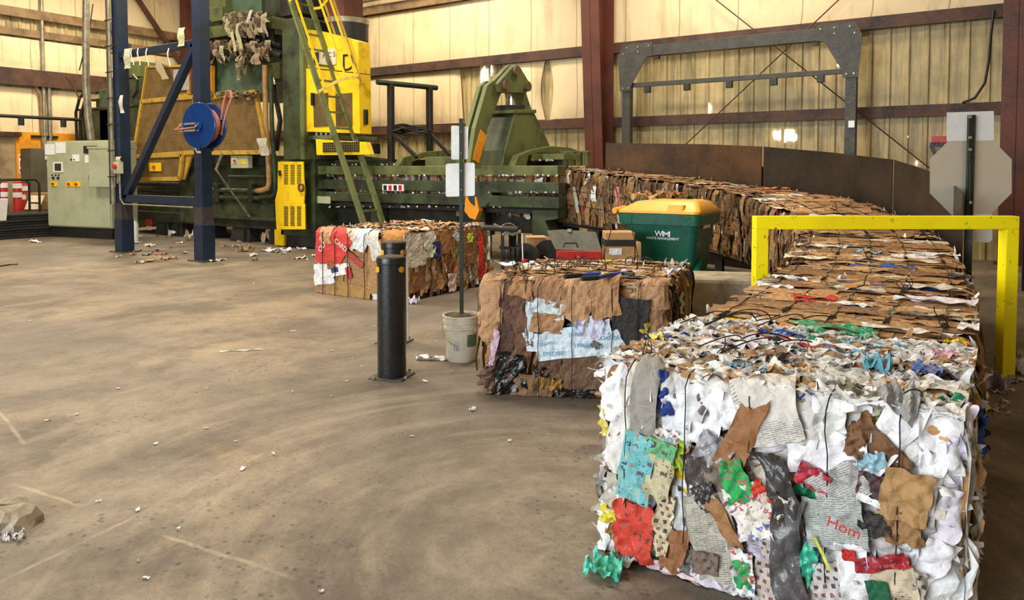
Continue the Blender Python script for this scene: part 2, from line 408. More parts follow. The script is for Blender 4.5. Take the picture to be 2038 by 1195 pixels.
struct(part('wall_right', PLAINW, None, lambda m: m.bx(5.5, 5.6, -9, 16, 0, 8)))
struct(part('ceiling', PLAINW, None, lambda m: m.bx(-30, 9, -9, 16, 8, 8.1)))

# girts on the back wall and the left wall (Z sections)
def zgirt(name, mat, a0, a1, fixed, z, axis, d=.2, h=.2):
    def f(m):
        s = -1 if axis == 'Y' else 1
        pr = [(fixed, z), (fixed + s * d, z), (fixed + s * d, z - h), (fixed + s * (d - .06), z - h), (fixed + s * (d - .06), z - h + .02), (fixed + s * (d - .015), z - h + .02), (fixed + s * (d - .015), z - .02), (fixed, z - .02)]
        m.prism(pr, a0, a1, 'X' if axis == 'Y' else 'Y')
    return struct(part(name, mat, None, f))
zl, zu = atY(1300, 231, YW - .2)[2], atY(1158, 93, YW - .2)[2]
zt = 5.95
zgirt('trim_1', GIRT, XL, 8, YW - .035, zl, 'Y', .2, .2)
zgirt('trim_2', GIRT, XL, 8, YW - .035, zu, 'Y', .22, .22)
zgirt('trim_3', GIRTL, XL, 8, YW - .035, zt, 'Y', .22, .22)
zgirt('trim_4', GIRTL, -8, YW, XL + .035, zt, 'X', .22, .25)
zgirt('trim_5', GIRTL, -8, YW, XL + .035, zt - .55, 'X', .16, .2)
zgirt('trim_6', GIRT, -8, YW, XL + .035, zu, 'X', .3, .45)
# eave tube along both walls
struct(part('trim_7', GALV, None, lambda m: m.cyl((-15, YW - .45, zt + .12), (8, YW - .45, zt + .12), .07, n=12)))

# red tapered steel columns
def column(pxl, Yc, w, label, top=8.0, name='steel_column'):
    x = atY(pxl, 250, Yc)[0]
    t = thing(name, label, 'column', (x, Yc, 0), 'oxide red steel wall columns')
    dep0, dep1 = .38, .95   # web depth at floor and eave
    yb = YW - .24
    def fl(m):   # inner flange follows the taper
        m.add([(x, yb - dep0, 0), (x + w, yb - dep0, 0), (x + w, yb - dep1, top), (x, yb - dep1, top),
               (x, yb - dep0 + .02, 0), (x + w, yb - dep0 + .02, 0), (x + w, yb - dep1 + .02, top), (x, yb - dep1 + .02, top)],
              [(0, 1, 2, 3), (7, 6, 5, 4), (0, 4, 5, 1), (1, 5, 6, 2), (2, 6, 7, 3), (3, 7, 4, 0)])
    part('inner_flange', RUST, t, fl)
    part('outer_flange', RUST, t, lambda m: m.bx(x, x + w, yb - .02, yb, 0, top))
    def web(m):
        a = x + w / 2
        m.prism([(yb - dep0, 0), (yb, 0), (yb, top), (yb - dep1, top)], a - .008, a + .008, 'X')
    part('web', RUST, t, web)
    part('base_plate', RUST, t, lambda m: m.bx(x - .05, x + w + .05, yb - dep0 - .05, yb, 0, .025))
    return t
column(1180, YW - .4, .42, 'dark red tapered steel column between the pale insulated wall and the bare ribbed wall')
column(1992, YW - .4, .42, 'dark red steel column at the right edge, behind the octagonal sign back')
cl = thing('corner_column', 'dark red steel corner column behind the upper end of the blue frame', 'column', (XL + .45, YW - .5, 0))
part('shaft', RUST, cl, lambda m: m.bx(XL + .25, XL + .6, YW - .7, YW - .3, 0, 8))
part('bracket', GIRT, cl, lambda m: m.bar((XL + .5, YW - .6, 4.6), (XL + .5, YW - 2.6, 7.2), .12, .12))

# insulation blankets
def blanket(name, label, x0, x1, z0, z1, Y=YW - .09, bulge=.05, cut=None, seed=1):
    nx, nz = max(6, int((x1 - x0) / .12)), max(6, int((z1 - z0) / .12))
    r = np.random.RandomState(seed); V = []; ph = r.rand(8) * 6
    for i in range(nz):
        for j in range(nx):
            u, v = j / (nx - 1), i / (nz - 1); x = x0 + (x1 - x0) * u; z = z0 + (z1 - z0) * v
            if cut: x += cut(u, v)
            b = math.sin(math.pi * v) ** .5 * math.sin(math.pi * u) ** .4 if 0 < u < 1 and 0 < v < 1 else 0
            y = Y - bulge * b - .018 * b * (math.sin(x * 5 + ph[0]) * math.sin(z * 4 + ph[1]) + .5 * math.sin(x * 13 + ph[2] + z * 5) * math.sin(z * 17 + ph[3]))
            V.append((x, y, z))
    m = MB(); m.grid(V, nz, nx); o = m.build(name, INS, None, smooth='all'); return tag(o, label, 'insulation', 'pale insulation facing on the walls')
xc = atY(1180, 200, YW)[0]; xe = 7.5
blanket('insulation_blanket', 'long pale insulation facing left of the dark red column, above the upper brown rail', XL + .1, xc + .1, zu + .02, zt - .22)
blanket('insulation_blanket', 'pale insulation facing right of the dark red column, above the dark grey gate frame', xc + .5, xe, zu + .02, zt - .22, seed=2)
blanket('insulation_blanket', 'pale insulation facing on the back wall above the top rail', XL + .1, xe, zt + .05, 8.0, seed=3)
g1 = lambda px: atY(px, 180, YW - .09)[0]
blanket('insulation_blanket', 'sagging pale insulation sheet behind the black handrail, left of a dark vertical tear', XL + .1, g1(922), zl + .03, zu - .22, bulge=.12, seed=4, cut=lambda u, v: -.10 * u * v if u > .98 else 0)
blanket('insulation_blanket', 'stained loose insulation sheet behind the peak of the green triangular press', g1(1010), g1(1085), zl + .03, zu - .22, bulge=.10, seed=5, cut=lambda u, v: (-.12 * math.sin(math.pi * v)) if u > .95 else 0)
blanket('insulation_blanket', 'pale insulation sheet on the back wall touching the left side of the dark red column', g1(1094), xc + .1, zl + .03, zu - .22, bulge=.08, seed=6, cut=lambda u, v: (.10 * math.sin(math.pi * v)) if u < .05 else 0)
def blanket_left(label, y0, y1, z0, z1, seed):
    r = np.random.RandomState(seed); m = MB(); ny, nz = int((y1 - y0) / .3), 12; V = []
    for i in range(nz):
        for j in range(ny):
            V.append((XL + .1 + .02 * r.rand() + .04 * math.sin(math.pi * i / (nz - 1)), y0 + (y1 - y0) * j / (ny - 1), z0 + (z1 - z0) * i / (nz - 1)))
    m.grid(V, nz, ny); tag(m.build('insulation_blanket', INS, None, smooth='all'), label, 'insulation', 'pale insulation facing on the walls')
blanket_left('pale insulation facing high on the left wall above the twin rails', -8, YW - .1, zt + .03, 8, 7)
blanket_left('pale insulation facing on the left wall between the twin rails and the wide brown beam', -8, YW - .1, zu + .02, zt - .8, 8)
blanket_left('stained pale insulation facing on the left wall below the wide brown beam', -8, YW - .1, 2.3, zu - .5, 9)
def hole(px, py, w, h, seed, Y=YW - .045):
    c = atY(px, py, Y); r = np.random.RandomState(seed); n = 14; pl = []
    for k in range(n):
        a = 2 * math.pi * k / n; q = .35 + .65 * r.rand(); pl.append((c[0] + w / 2 * q * math.cos(a), c[2] + h / 2 * q * math.sin(a)))
    m = MB(); m.prism(pl, Y - .005, Y + .005); o = m.build('wall_back_hole', DAY, None); struct(o)
hole(963, 148, .42, .75, 1); hole(978, 140, .10, .4, 2); hole(1410, 217, .16, .35, 3, YW - .04); hole(1566, 271, .45, .32, 4); hole(1548, 268, .3, .3, 6)
hole(1412, 162, .2, .06, 7, YW - .045); hole(1668, 130, .06, .07, 8); hole(1805, 272, .07, .04, 9); hole(1824, 325, .05, .12, 10)

# black gate frame against the back wall
def gate():
    Y = YW - .9
    P = lambda px, py: atY(px, py, Y)
    xl, xr = P(1248, 200)[0], P(1694, 200)[0]; zt_ = P(1470, 86)[2]
    t = thing('gate_frame', 'dark grey bolted steel portal frame with corner gussets in front of the ribbed back wall', 'frame', (xl, Y, 0))
    part('post', DGREY, t, lambda m: m.bx(xl - .09, xl + .09, Y - .06, Y + .1, 0, zt_), bevel=.006)
    part('post', DGREY, t, lambda m: m.bx(xr - .09, xr + .09, Y - .06, Y + .1, 0, zt_), bevel=.006)
    part('top_beam', DGREY, t, lambda m: m.bx(xl, xr, Y - .07, Y + .1, zt_ - .1, zt_ + .12), bevel=.006)
    for s, x in ((1, xl), (-1, xr)):
        a = x - s * .17
        part('gusset_plate', DGREY, t, lambda m: m.prism([(a, zt_ - .05), (a + s * .12, zt_ + .17), (a + s * .75, zt_ + .17), (a + s * .75, zt_ - .1), (a + s * .62, zt_ - .12), (a + s * .30, zt_ - .68), (a + s * .3, zt_ - .78), (a + s * .05, zt_ - .78)], Y - .09, Y - .07))
        def bolts(m):
            for bx_, bz in ((.2, .1), (.45, .1), (.68, .1), (.12, -.72), (.24, -.72), (.45, 0), (.12, -.02)):
                m.cyl((a + s * bx_, Y - .105, zt_ + bz), (a + s * bx_, Y - .09, zt_ + bz), .016, n=8)
        o = part('bolt_row', GALV, t, bolts)
    zr = P(1470, 156)[2]
    part('cross_bar', DGREY, t, lambda m: m.bx(xl, xr, Y - .03, Y + .03, zr - .045, zr + .045), bevel=.005)
    for px in (1288, 1366, 1450, 1538, 1631):
        c = P(px, 300)[0]
        part('stop_block', BLK, t, lambda m: m.bx(c - .06, c + .06, Y - .05, Y + .05, zr - .17, zr - .045), bevel=.006)
    for px in (1308, 1622):
        c = P(px, 120)[0]; part('hanger_block', BLK, t, lambda m: m.bx(c - .05, c + .05, Y - .04, Y + .04, zt_ - .17, zt_ - .1))
    c = P(1697, 248); part('junction_box', WHITE, t, lambda m: m.bx(c[0] - .05, c[0] + .05, Y - .12, Y - .06, c[2] - .06, c[2] + .06), bevel=.005)
gate()
def rod(p0, p1, label, Y=YW - .5, r=.012, name='brace_rod'):
    a, b = atY(*p0, Y), atY(*p1, Y); m = MB(); m.cyl(a, b, r, n=8); tag(m.build(name, GIRT, None), label, 'brace')
rod((1362, 290), (1690, -20), 'thin rusty brace rod rising to the right across the ribbed back wall')
rod((1400, -20), (1850, 335), 'thin rusty brace rod falling to the right behind the gate frame', Y=YW - .36)
# hanging cable by the right column
cb = [atY(x, y, YW - .35) for x, y in ((1978, 20), (1972, 70), (1968, 120), (1960, 165), (1940, 195), (1915, 205))]
m = MB(); m.tube(cb, .022, 8); tag(m.build('hanging_cable', BLK, None, smooth=True), 'black cable hanging in a curve beside the right red column', 'cable')
# dark equipment glimpsed at the far right edge
c = atD(2036, 330, 9.5)
ob = thing('dark_equipment', 'dark machine seen at the right edge past the red column', 'machine', (c[0] + .2, c[1], 0))
part('cabinet_body', BLK, ob, lambda m: m.bx(c[0] + .02, c[0] + .9, c[1] - .3, c[1] + .4, .05, c[2] - .05), bevel=.02)
part('cab_roof', BLK, ob, lambda m: m.prism([(c[0] + .02, c[2] - .05), (c[0] + .9, c[2] - .05), (c[0] + .8, c[2] + .28), (c[0] + .1, c[2] + .24)], c[1] - .25, c[1] + .35), bevel=.01)

# ================================================================== left wall area
P = lambda px, py, X=XL + .3: atX(px, py, X)
a, b = P(35, 262), P(160, 262)
ob = thing('orange_board', 'orange plywood board behind the grey electrical cabinet', 'board', (XL + .15, (a[1] + b[1]) / 2, 0))
part('panel', ORANGE, ob, lambda m: m.bx(XL + .12, XL + .18, a[1], b[1], .1, a[2]))
part('strut_channel', BLK, ob, lambda m: m.bx(XL + .18, XL + .24, P(65, 270)[1], P(118, 270)[1], P(90, 272)[2] - .03, P(90, 272)[2] + .03))
s = P(48, 322, XL + .2)
ob2 = part('sign_plate', WHITE, ob, lambda m: m.bx(XL + .18, XL + .19, s[1] - .13, s[1] + .13, s[2] - .33, s[2] + .2))
part('sign_print', REDI, ob2, lambda m: [m.bx(XL + .19, XL + .193, s[1] - .11, s[1] + .11, s[2] - .3, s[2] - .2), m.bx(XL + .19, XL + .193, s[1] - .1, s[1] - .01, s[2] - .15, s[2] + .03), m.bx(XL + .19, XL + .193, s[1] + .02, s[1] + .1, s[2] - .15, s[2] + .03), m.bx(XL + .19, XL + .193, s[1] - .11, s[1] + .11, s[2] + .1, s[2] + .17)])
a, b = atX(-30, 270, XL + .2), atX(36, 270, XL + .2)
struct(part('door_1', paint('dusty_block_wall', srgb(168, 148, 112), srgb(110, 92, 68), 1.5), None, lambda m: m.bx(XL + .1, XL + .14, a[1], b[1], 0, a[2])))
struct(part('trim_8', GIRT, None, lambda m: m.bx(XL + .1, XL + .3, a[1], b[1] + .05, a[2], a[2] + .12)))
# grey electrical cabinet
q0, q1 = atX(61, 295, -21.6), atX(112, 295, -21.6)
t = thing('electrical_cabinet', 'dark grey electrical cabinet in front of the orange board', 'cabinet', (-21.8, (q0[1] + q1[1]) / 2, 0))
part('body', EGREY, t, lambda m: m.bx(-22.2, -21.6, q0[1], q1[1] + .1, .45, q0[2]), bevel=.015)
part('plinth', BLK, t, lambda m: m.bx(-22.2, -21.65, q0[1] + .04, q1[1] + .05, 0, .45))
for (px, py, w, h, mt) in ((95, 314, .13, .10, PAPER), (97, 328, .10, .10, CREAM), (104, 342, .18, .22, PAPER)):
    c = atX(px, py, -21.59); part('notice', mt, t, lambda m: m.bx(-21.6, -21.59, c[1] - w / 2, c[1] + w / 2, c[2] - h / 2, c[2] + h / 2))
# conduits
def conduit(pts, r, label, mat=GALV):
    m = MB(); m.tube(pts, r, 10); return tag(m.build('conduit', mat, None, smooth=True), label, 'pipe', 'conduits on the left wall')
X0 = XL + .2
def XP(px, py, X=X0): return atX(px, py, X)
def vert(px, y0, y1, X=X0):
    a = atX(px, y1, X); b = atX(px, y0, X); return [(X, a[1], a[2]), (X, a[1], b[2])]
conduit(vert(90, -30, 295), .05, 'pale vertical conduit on the left wall, nearer one of the pair above the grey cabinet')
conduit(vert(101, 148, 300), .055, 'pale vertical conduit on the left wall, farther one of the pair above the grey cabinet')
conduit([XP(-20, 153), XP(50, 160), XP(70, 168), XP(80, 190), XP(82, 240), XP(86, 300)], .045, 'bent brown conduit curving down beside the brown beam', GIRTL)
conduit([XP(172, -20, -19), XP(171, 60, -19), XP(171, 160, -19), XP(176, 235, -19), XP(182, 278, -19)], .085, 'thick pale pipe dropping beside the blue frame onto the pale control cabinet')
conduit([XP(130, 152, -21), XP(145, 170, -21), XP(160, 200, -21)], .02, 'thin sloping conduit below the brown beam', GIRT)
m = MB(); m.tube([XP(185, 8, -19), XP(178, 60, -19), XP(158, 140, -19)], .015, 6)
tag(m.build('cable', BLK, None), 'thin black cable sloping down beside the thick pale pipe', 'cable')
ra, rb = atX(-25, 229, -21), atX(160, 234, -21)
t = thing('pipe_rail', 'black horizontal pipe rail with hanging spotlights on the left', 'rail', (-21, (ra[1] + rb[1]) / 2, ra[2]))
part('pipe', BLK, t, lambda m: m.cyl((-21, ra[1], ra[2]), (-21, rb[1], ra[2]), .045, n=10))
for px in (42, 126):
    c = atX(px, 240, -21); part('spotlight', BLK, t, lambda m: m.cyl((-21, c[1], ra[2] - .02), (-21, c[1], ra[2] - .22), .07, n=12))

# hand rack, traffic posts, rubber mats
def tpost(px, py0, py1, X, label):
    b = atX(px, py1, X); tp = atX(px, py0, X)[2]; z0 = b[2]
    t = thing('traffic_post', label, 'traffic post', (X, b[1], 0), 'red and white traffic posts')
    part('stem', RED, t, lambda m: m.lathe((X, b[1], 0), [(0, 0), (.17, 0), (.17, .04), (.1, .06), (.09, tp - .02), (.05, tp), (0, tp)], 16), smooth=True)
    for k in (0, 1):
        part('reflective_band', WHITE, t, lambda m: m.cyl((X, b[1], tp - .17 - k * .22), (X, b[1], tp - .05 - k * .22), .1, n=16, cap=False))
tpost(8, 360, 430, -20.4, 'red and white traffic post at the left edge of the picture')
tpost(36, 361, 430, -20.2, 'red and white traffic post inside the black tube rack')
tpost(52, 366, 430, -20.7, 'red and white traffic post behind the rack, nearest the orange board')
q = atX(40, 420, -19.0); w = .42; zt2 = atX(40, 358, -19)[2]
t = thing('tube_rack', 'black bent tube rack standing on the dark pallet stack by the left wall', 'rack', (-19, q[1], 0))
for dx in (0, .5):
    part('hoop', BLK, t, lambda m: m.tube([(-19 - dx, q[1] - w, .55), (-19 - dx, q[1] - w, zt2 - .1), (-19 - dx, q[1] - w + .08, zt2), (-19 - dx, q[1] + w - .08, zt2), (-19 - dx, q[1] + w, zt2 - .1), (-19 - dx, q[1] + w, .55)], .028, 8), smooth=True)
for dy in (-w, w):
    part('side_tube', BLK, t, lambda m: m.cyl((-19, q[1] + dy, .75), (-19.5, q[1] + dy, .75), .02, n=8))
c = atX(75, 440, -18.6)
t = thing('mat_stack', 'low stack of black rubber mats on the floor at the left wall', 'mats', (-18.9, c[1], 0))
for k in range(9):
    part('mat', RUB, t, lambda m: m.box((-19.1 + rng.uniform(-.05, .05), c[1] - .25 + rng.uniform(-.06, .06), .035 + k * .06), (1.3, 2.2, .05), rz=rng.uniform(-.04, .04)), bevel=.008)
c = atX(92, 400, -20)
t = thing('cardboard_box', 'open brown cardboard box on the dark mats below the grey electrical cabinet', 'box', (-20.2, c[1], .55))
part('carton', CARD, t, lambda m: m.bx(-20.6, -20, c[1] - .2, c[1] + .5, .56, .95))
part('flap', CREAM, t, lambda m: m.bar((-20, c[1] - .2, .9), (-19.85, c[1] - .4, .57), .35, .01))
q = atX(6, 420, -18.4)
t = thing('sign_board', 'white printed board leaning at the left edge of the picture', 'board', (q[0], q[1], 0))
part('panel', PAPER, t, lambda m: m.box((q[0], q[1] - .2, q[2]), (.03, .55, .55), R=np.array(Matrix.Rotation(.25, 3, 'Y'))))
part('red_print', REDI, t, lambda m: m.box((q[0] + .025, q[1] - .2, q[2] + .1), (.02, .4, .06), R=np.array(Matrix.Rotation(.25, 3, 'Y'))))

# pale control cabinet
def control():
    D = 16.0; base = atZ(165, 478); Yc = 8.6
    x0 = atY(110, 478, Yc)[0]; x1 = atY(212, 478, Yc)[0]; zt3 = atY(160, 280, Yc)[2]
    t = thing('control_cabinet', 'pale grey green control cabinet with touch screen left of the blue frame', 'cabinet', ((x0 + x1) / 2, Yc + .3, 0))
    # turned a little towards the camera
    R = np.array(Matrix.Rotation(math.radians(12), 3, 'Z')); o = np.array([(x0 + x1) / 2, Yc, 0])
    def T(m):
        for i in range(len(m.v)): m.v[i] = (m.v[i] - 0) @ R.T + o
    def PB(name, mat, fn, par=None, **k):
        m = MB(); fn(m); T(m); return m.build(name, mat, par or t, **k)
    w = (x1 - x0) / 2 * .88
    PB('plinth', BLK, lambda m: m.bx(-w + .03, w - .03, .03, .65, 0, .24))
    PB('body', CAB, lambda m: m.bx(-w, w, 0, .7, .24, zt3), bevel=.015)
    PB('door', CAB, lambda m: m.bx(-w + .02, w - .02, -.02, 0, .27, zt3 - .03), bevel=.006)
    fx = lambda px: (px - 161) / 102 * 2 * w
    fz = lambda py: .0 + (478 - py) / 198 * zt3
    hm = PB('touch_screen', WHITE, lambda m: m.bx(fx(123), fx(138), -.04, -.02, fz(344), fz(323)))
    PB('glass', SCREEN, lambda m: m.bx(fx(125.5), fx(136), -.045, -.04, fz(341), fz(326)), hm)
    for (a, b, c_, d_) in ((109, 286, 125, 308), (127, 283, 143, 305), (154, 308, 165, 322), (174, 308, 181, 325)):
        PB('notice', PAPER, lambda m: m.bx(fx(a), fx(c_), -.03, -.02, fz(d_), fz(b)))
    PB('black_sheet', INK, lambda m: m.bx(fx(174), fx(193), -.06, -.02, fz(306), fz(291)))
    for (px, mt) in ((122, YEL), (148, YEL), (160, YEL)):
        pl = PB('switch_plate', mt, lambda m: m.bx(fx(px - 5), fx(px + 6), -.035, -.02, fz(373), fz(363)))
        PB('knob', RED, lambda m: m.cyl((fx(px), -.07, fz(368)), (fx(px), -.035, fz(368)), .03, n=12), pl)
    for px in (122, 130):
        PB('push_button', BLK, lambda m: m.cyl((fx(px), -.05, fz(356)), (fx(px), -.02, fz(356)), .03, n=12))
    for px in (120, 126, 131, 152, 157): PB('push_button', BLK, lambda m: m.cyl((fx(px), -.04, fz(350) + .35 * (px > 150)), (fx(px), -.02, fz(350) + .35 * (px > 150)), .018, n=8))
    PB('handle', CHROME, lambda m: m.bx(fx(180), fx(182), -.05, -.02, fz(360), fz(350)))
    # side boxes carried on the cabinet
    sb = PB('side_box', CAB, lambda m: m.bx(w - .42, w + .42, -.2, .3, fz(373), fz(296)), bevel=.01)
    PB('lid_edge', CAB, lambda m: m.bx(w - .44, w + .44, -.22, .32, fz(297), fz(293)), sb)
control()
# tank and pump unit behind the cabinet (olive)
def tank():
    Y = 11.0; Q = lambda px, py: atY(px, py, Y)
    x0, x1 = Q(158, 300)[0], Q(272, 300)[0]; zt4 = Q(215, 216)[2]
    t = thing('hydraulic_tank', 'green hydraulic oil tank with pump box behind the blue post', 'tank', ((x0 + x1) / 2, Y + .6, 0))
    part('tank_body', DGREEN, t, lambda m: m.bx(x0, x1, Y, Y + 1.4, 0, zt4), bevel=.03)
    part('tank_lid', DGREEN, t, lambda m: m.bx(x0 - .06, x1 + .02, Y - .05, Y + 1.45, zt4, zt4 + .05))
    a, b = Q(228, 150)[0], Q(274, 150)[0]
    part('pump_box', DGREEN, t, lambda m: m.bx(a, b, Y + .1, Y + .8, zt4 + .05, Q(240, 158)[2]), bevel=.02)
    part('motor_cover', GREEN, t, lambda m: m.bx(a, b - .1, Y + .1, Y + .8, Q(240, 156)[2], Q(240, 124)[2]), bevel=.02)
    part('valve_block', BLK, t, lambda m: m.bx(Q(183, 200)[0], Q(200, 200)[0], Y + .1, Y + .4, zt4, Q(190, 195)[2]), bevel=.02)
    part('pump_housing', BGREEN, t, lambda m: m.bx(Q(197, 200)[0], Q(214, 200)[0], Y, Y + .4, zt4 - .9, Q(205, 178)[2]), bevel=.02)
    for pts in (((161, 300), (158, 225), (166, 195), (178, 183), (200, 186)), ((232, 108), (238, 92), (252, 82), (265, 90), (266, 110)), ((272, 150), (281, 160), (281, 180), (272, 195)), ((168, 300), (166, 240), (176, 200), (200, 200))):
        part('hydraulic_hose', BLK, t, lambda m: m.tube([Q(*p_) - np.array([0, .1, 0]) for p_ in pts], .04, 8), smooth=True)
    part('pipe_stub', COP, t, lambda m: m.cyl(Q(240, 205), Q(252, 222), .06, n=10))
tank()
# ================================================================== blue support frame
YB = 7.55
BAND = paint('scorched_blue_steel', srgb(66, 54, 54), srgb(40, 40, 48), 6, .4, .7, .6)
def frame():
    pL, pR = atY(238, 506, YB), atY(397, 519, YB)
    xl, xr = pL[0], pR[0]; w = .105
    Z = lambda px, py: atY(px, py, YB)[2]
    t = thing('steel_gantry', 'navy blue steel support frame with a diagonal brace standing in front of the green baler', 'frame', ((xl + xr) / 2, YB, 0))
    zt_ = 6.2
    for i, x in enumerate((xl, xr)):
        po = part('post', BLUE, t, lambda m: m.bx(x - w, x + w, YB, YB + .2, .02, zt_), bevel=.008)
        part('sleeve', BLUE, po, lambda m: m.bx(x - w - .02, x + w + .02, YB - .02, YB + .22, .02, .62), bevel=.006)
        part('rust_band', BAND, po, lambda m: m.bx(x - w - .01, x + w + .01, YB - .01, YB + .21, .62, .92))
        part('base_plate', DGREY, po, lambda m: m.bx(x - w - .12, x + w + .12, YB - .08, YB + .28, 0, .02))
    zb = Z(310, 398); zc = Z(300, 98)
    part('lower_beam', BLUE, t, lambda m: m.bx(xl + w, xr - w, YB + .03, YB + .15, zb - .07, zb + .07), bevel=.006)
    part('upper_beam', BLUE, t, lambda m: m.bx(xl + w, xr - w, YB + .03, YB + .15, zc - .06, zc + .06), bevel=.006)
    part('brace', BLUE, t, lambda m: m.bar((xl + w + .02, YB + .09, zb + .02), (xr - w - .02, YB + .09, zc - .02), .12, .12, up=(0, 1, 0)), bevel=.006)
    part('conduit', GALV, t, lambda m: m.tube([(xl + w + .0, YB - .02, zb + .35), (xl + w + .02, YB - .03, zb), (xl + w + .12, YB - .03, zb - .1), (xr - w, YB - .03, zb - .1)], .014, 6), smooth=True)
    for dx in (-.16, -.10): part('conduit', DGREY if dx < -.12 else GALV, t, lambda m: m.cyl((xl + dx + .01, YB - .05, .9), (xl + dx + .01, YB - .05, zt_), .03, n=8))
    # cable ties round the left post
    for k in range(7):
        z = Z(230, 40 + k * 52); part('cable_tie', BLK, t, lambda m: m.bx(xl - .2, xl + w + .01, YB - .085, YB - .08, z - .01, z + .01))
    # emergency stop box on the left post
    c = atY(240, 333, YB)
    e = thing('isolator_switch', 'small grey isolator switch with red knob on the left blue post', 'switch', (c[0], YB - .08, c[2]))
    part('box', CAB, e, lambda m: m.bx(c[0] - .07, c[0] + .10, YB - .1, YB, c[2] - .12, c[2] + .1), bevel=.01)
    part('knob', RED, e, lambda m: m.cyl((c[0] + .02, YB - .15, c[2] + .01), (c[0] + .02, YB - .1, c[2] + .01), .045, n=14))
    part('conduit_stub', GALV, e, lambda m: [m.cyl((c[0] - .02, YB - .05, c[2] - .3), (c[0] - .02, YB - .05, c[2] - .12), .018, n=8), m.cyl((c[0] + .05, YB - .05, c[2] - .26), (c[0] + .05, YB - .05, c[2] - .12), .018, n=8)])
    return xl, xr
XPL, XPR = frame()

# hose reel on the right post
def reel():
    c = atY(432, 250, YB - .1); c = np.array([XPR + .44, YB - .16, c[2]])
    t = thing('hose_reel', 'round blue hose reel with pink hose bolted to the right blue post', 'hose reel', (XPR + .1, YB, c[2]))
    ax = np.array([-.95, -.25, .0]); ax = np.array([math.cos(math.radians(-82)), math.sin(math.radians(-82)), 0])
    BP = paint('glossy_blue_enamel', srgb(12, 50, 104), srgb(10, 32, 70), 4, .5, .8, .2, 0, 0)
    R_ = .36
    def disc(m, o):
        p = c + ax * o; m.cyl(p - ax * .01, p + ax * .01, R_, n=40); m.tube([p + R_ * (math.cos(a) * np.cross(ax, UP) + math.sin(a) * UP) for a in np.linspace(0, 2 * math.pi, 40, endpoint=False)], .015, 6, closed=True)
    part('side_disc', BP, t, lambda m: disc(m, .11), smooth=True); part('side_disc', BP, t, lambda m: disc(m, -.11), smooth=True)
    part('hub', BP, t, lambda m: m.cyl(c - ax * .12, c + ax * .15, .1, n=20), smooth=True)
    def coil(m):
        pts = []
        for k in range(5 * 28):
            a = 2 * math.pi * k / 28; q = -.08 + .16 * ((k / 28) / 5); pts.append(c + ax * q + (.26 + .01 * (k // 56)) * (math.cos(a) * np.cross(ax, UP) + math.sin(a) * UP))
        m.tube(pts, .022, 6)
    part('hose', HOSE, t, coil, smooth=True)
    s = np.cross(ax, UP)
    part('hose_tail', HOSE, t, lambda m: m.tube([c + ax * -.10 - s * .27 * sg + UP * z_ for sg, z_ in ((1.0, -.15), (1.2, .05), (1.6, .3), (1.9, .45), (1.8, .55), (1.5, .55), (1.2, .35), (1.0, .1))], .018, 8), smooth=True)
    part('bracket', BLUE, t, lambda m: m.bx(XPR + .07, XPR + .3, YB - .2, YB + .05, c[2] - .16, c[2] + .06), bevel=.005)
    for dz in (-.08, .03): part('arm', CHROME, t, lambda m: m.bar((XPR - .03, YB - .3, c[2] + dz), tuple(c + ax * .17 + UP * dz), .03, .03))
    part('supply_hose', HOSE, t, lambda m: m.tube([c + ax * .16, c + ax * .25 - UP * .04 - s * .05, (XPR - .1, YB - .34, c[2] - .06), (XPR - .14, YB - .2, c[2] + .02)], .014, 6), smooth=True)
    part('foot', BP, t, lambda m: m.bar(c - UP * .36 - ax * .16, c - UP * .36 + ax * .14, .06, .1), bevel=.005)
reel()

# ================================================================== the baler
YM = 10.0
PIN = paint('brown_pin_steel', srgb(104, 84, 56), srgb(70, 56, 38), 6, .4, .7, .5)
def Q(px, py, Y=YM): return atY(px, py, Y)
def rect(m, px0, py0, px1, py1, Y0, depth, col=None):
    """box whose front face fills that rectangle of the plane y = Y0"""
    pm = (py0 + py1) / 2
    x0, x1 = Q(px0, pm, Y0)[0], Q(px1, pm, Y0)[0]; xm = (px0 + px1) / 2
    z0, z1 = Q(xm, py1, Y0)[2], Q(xm, py0, Y0)[2]
    m.bx(x0, x1, Y0, Y0 + depth, max(z0, 0.0), z1, col)
def poly(m, pts, Y0, depth): m.prism([(Q(a, b, Y0)[0], Q(a, b, Y0)[2]) for a, b in pts], Y0, Y0 + depth)
def edges(m, pts, Y0, w, d):
    n = len(pts)
    for i in range(n):
        a, b = Q(*pts[i], Y0), Q(*pts[(i + 1) % n], Y0); m.bar(a, b, w, d, up=(0, 1, 0))
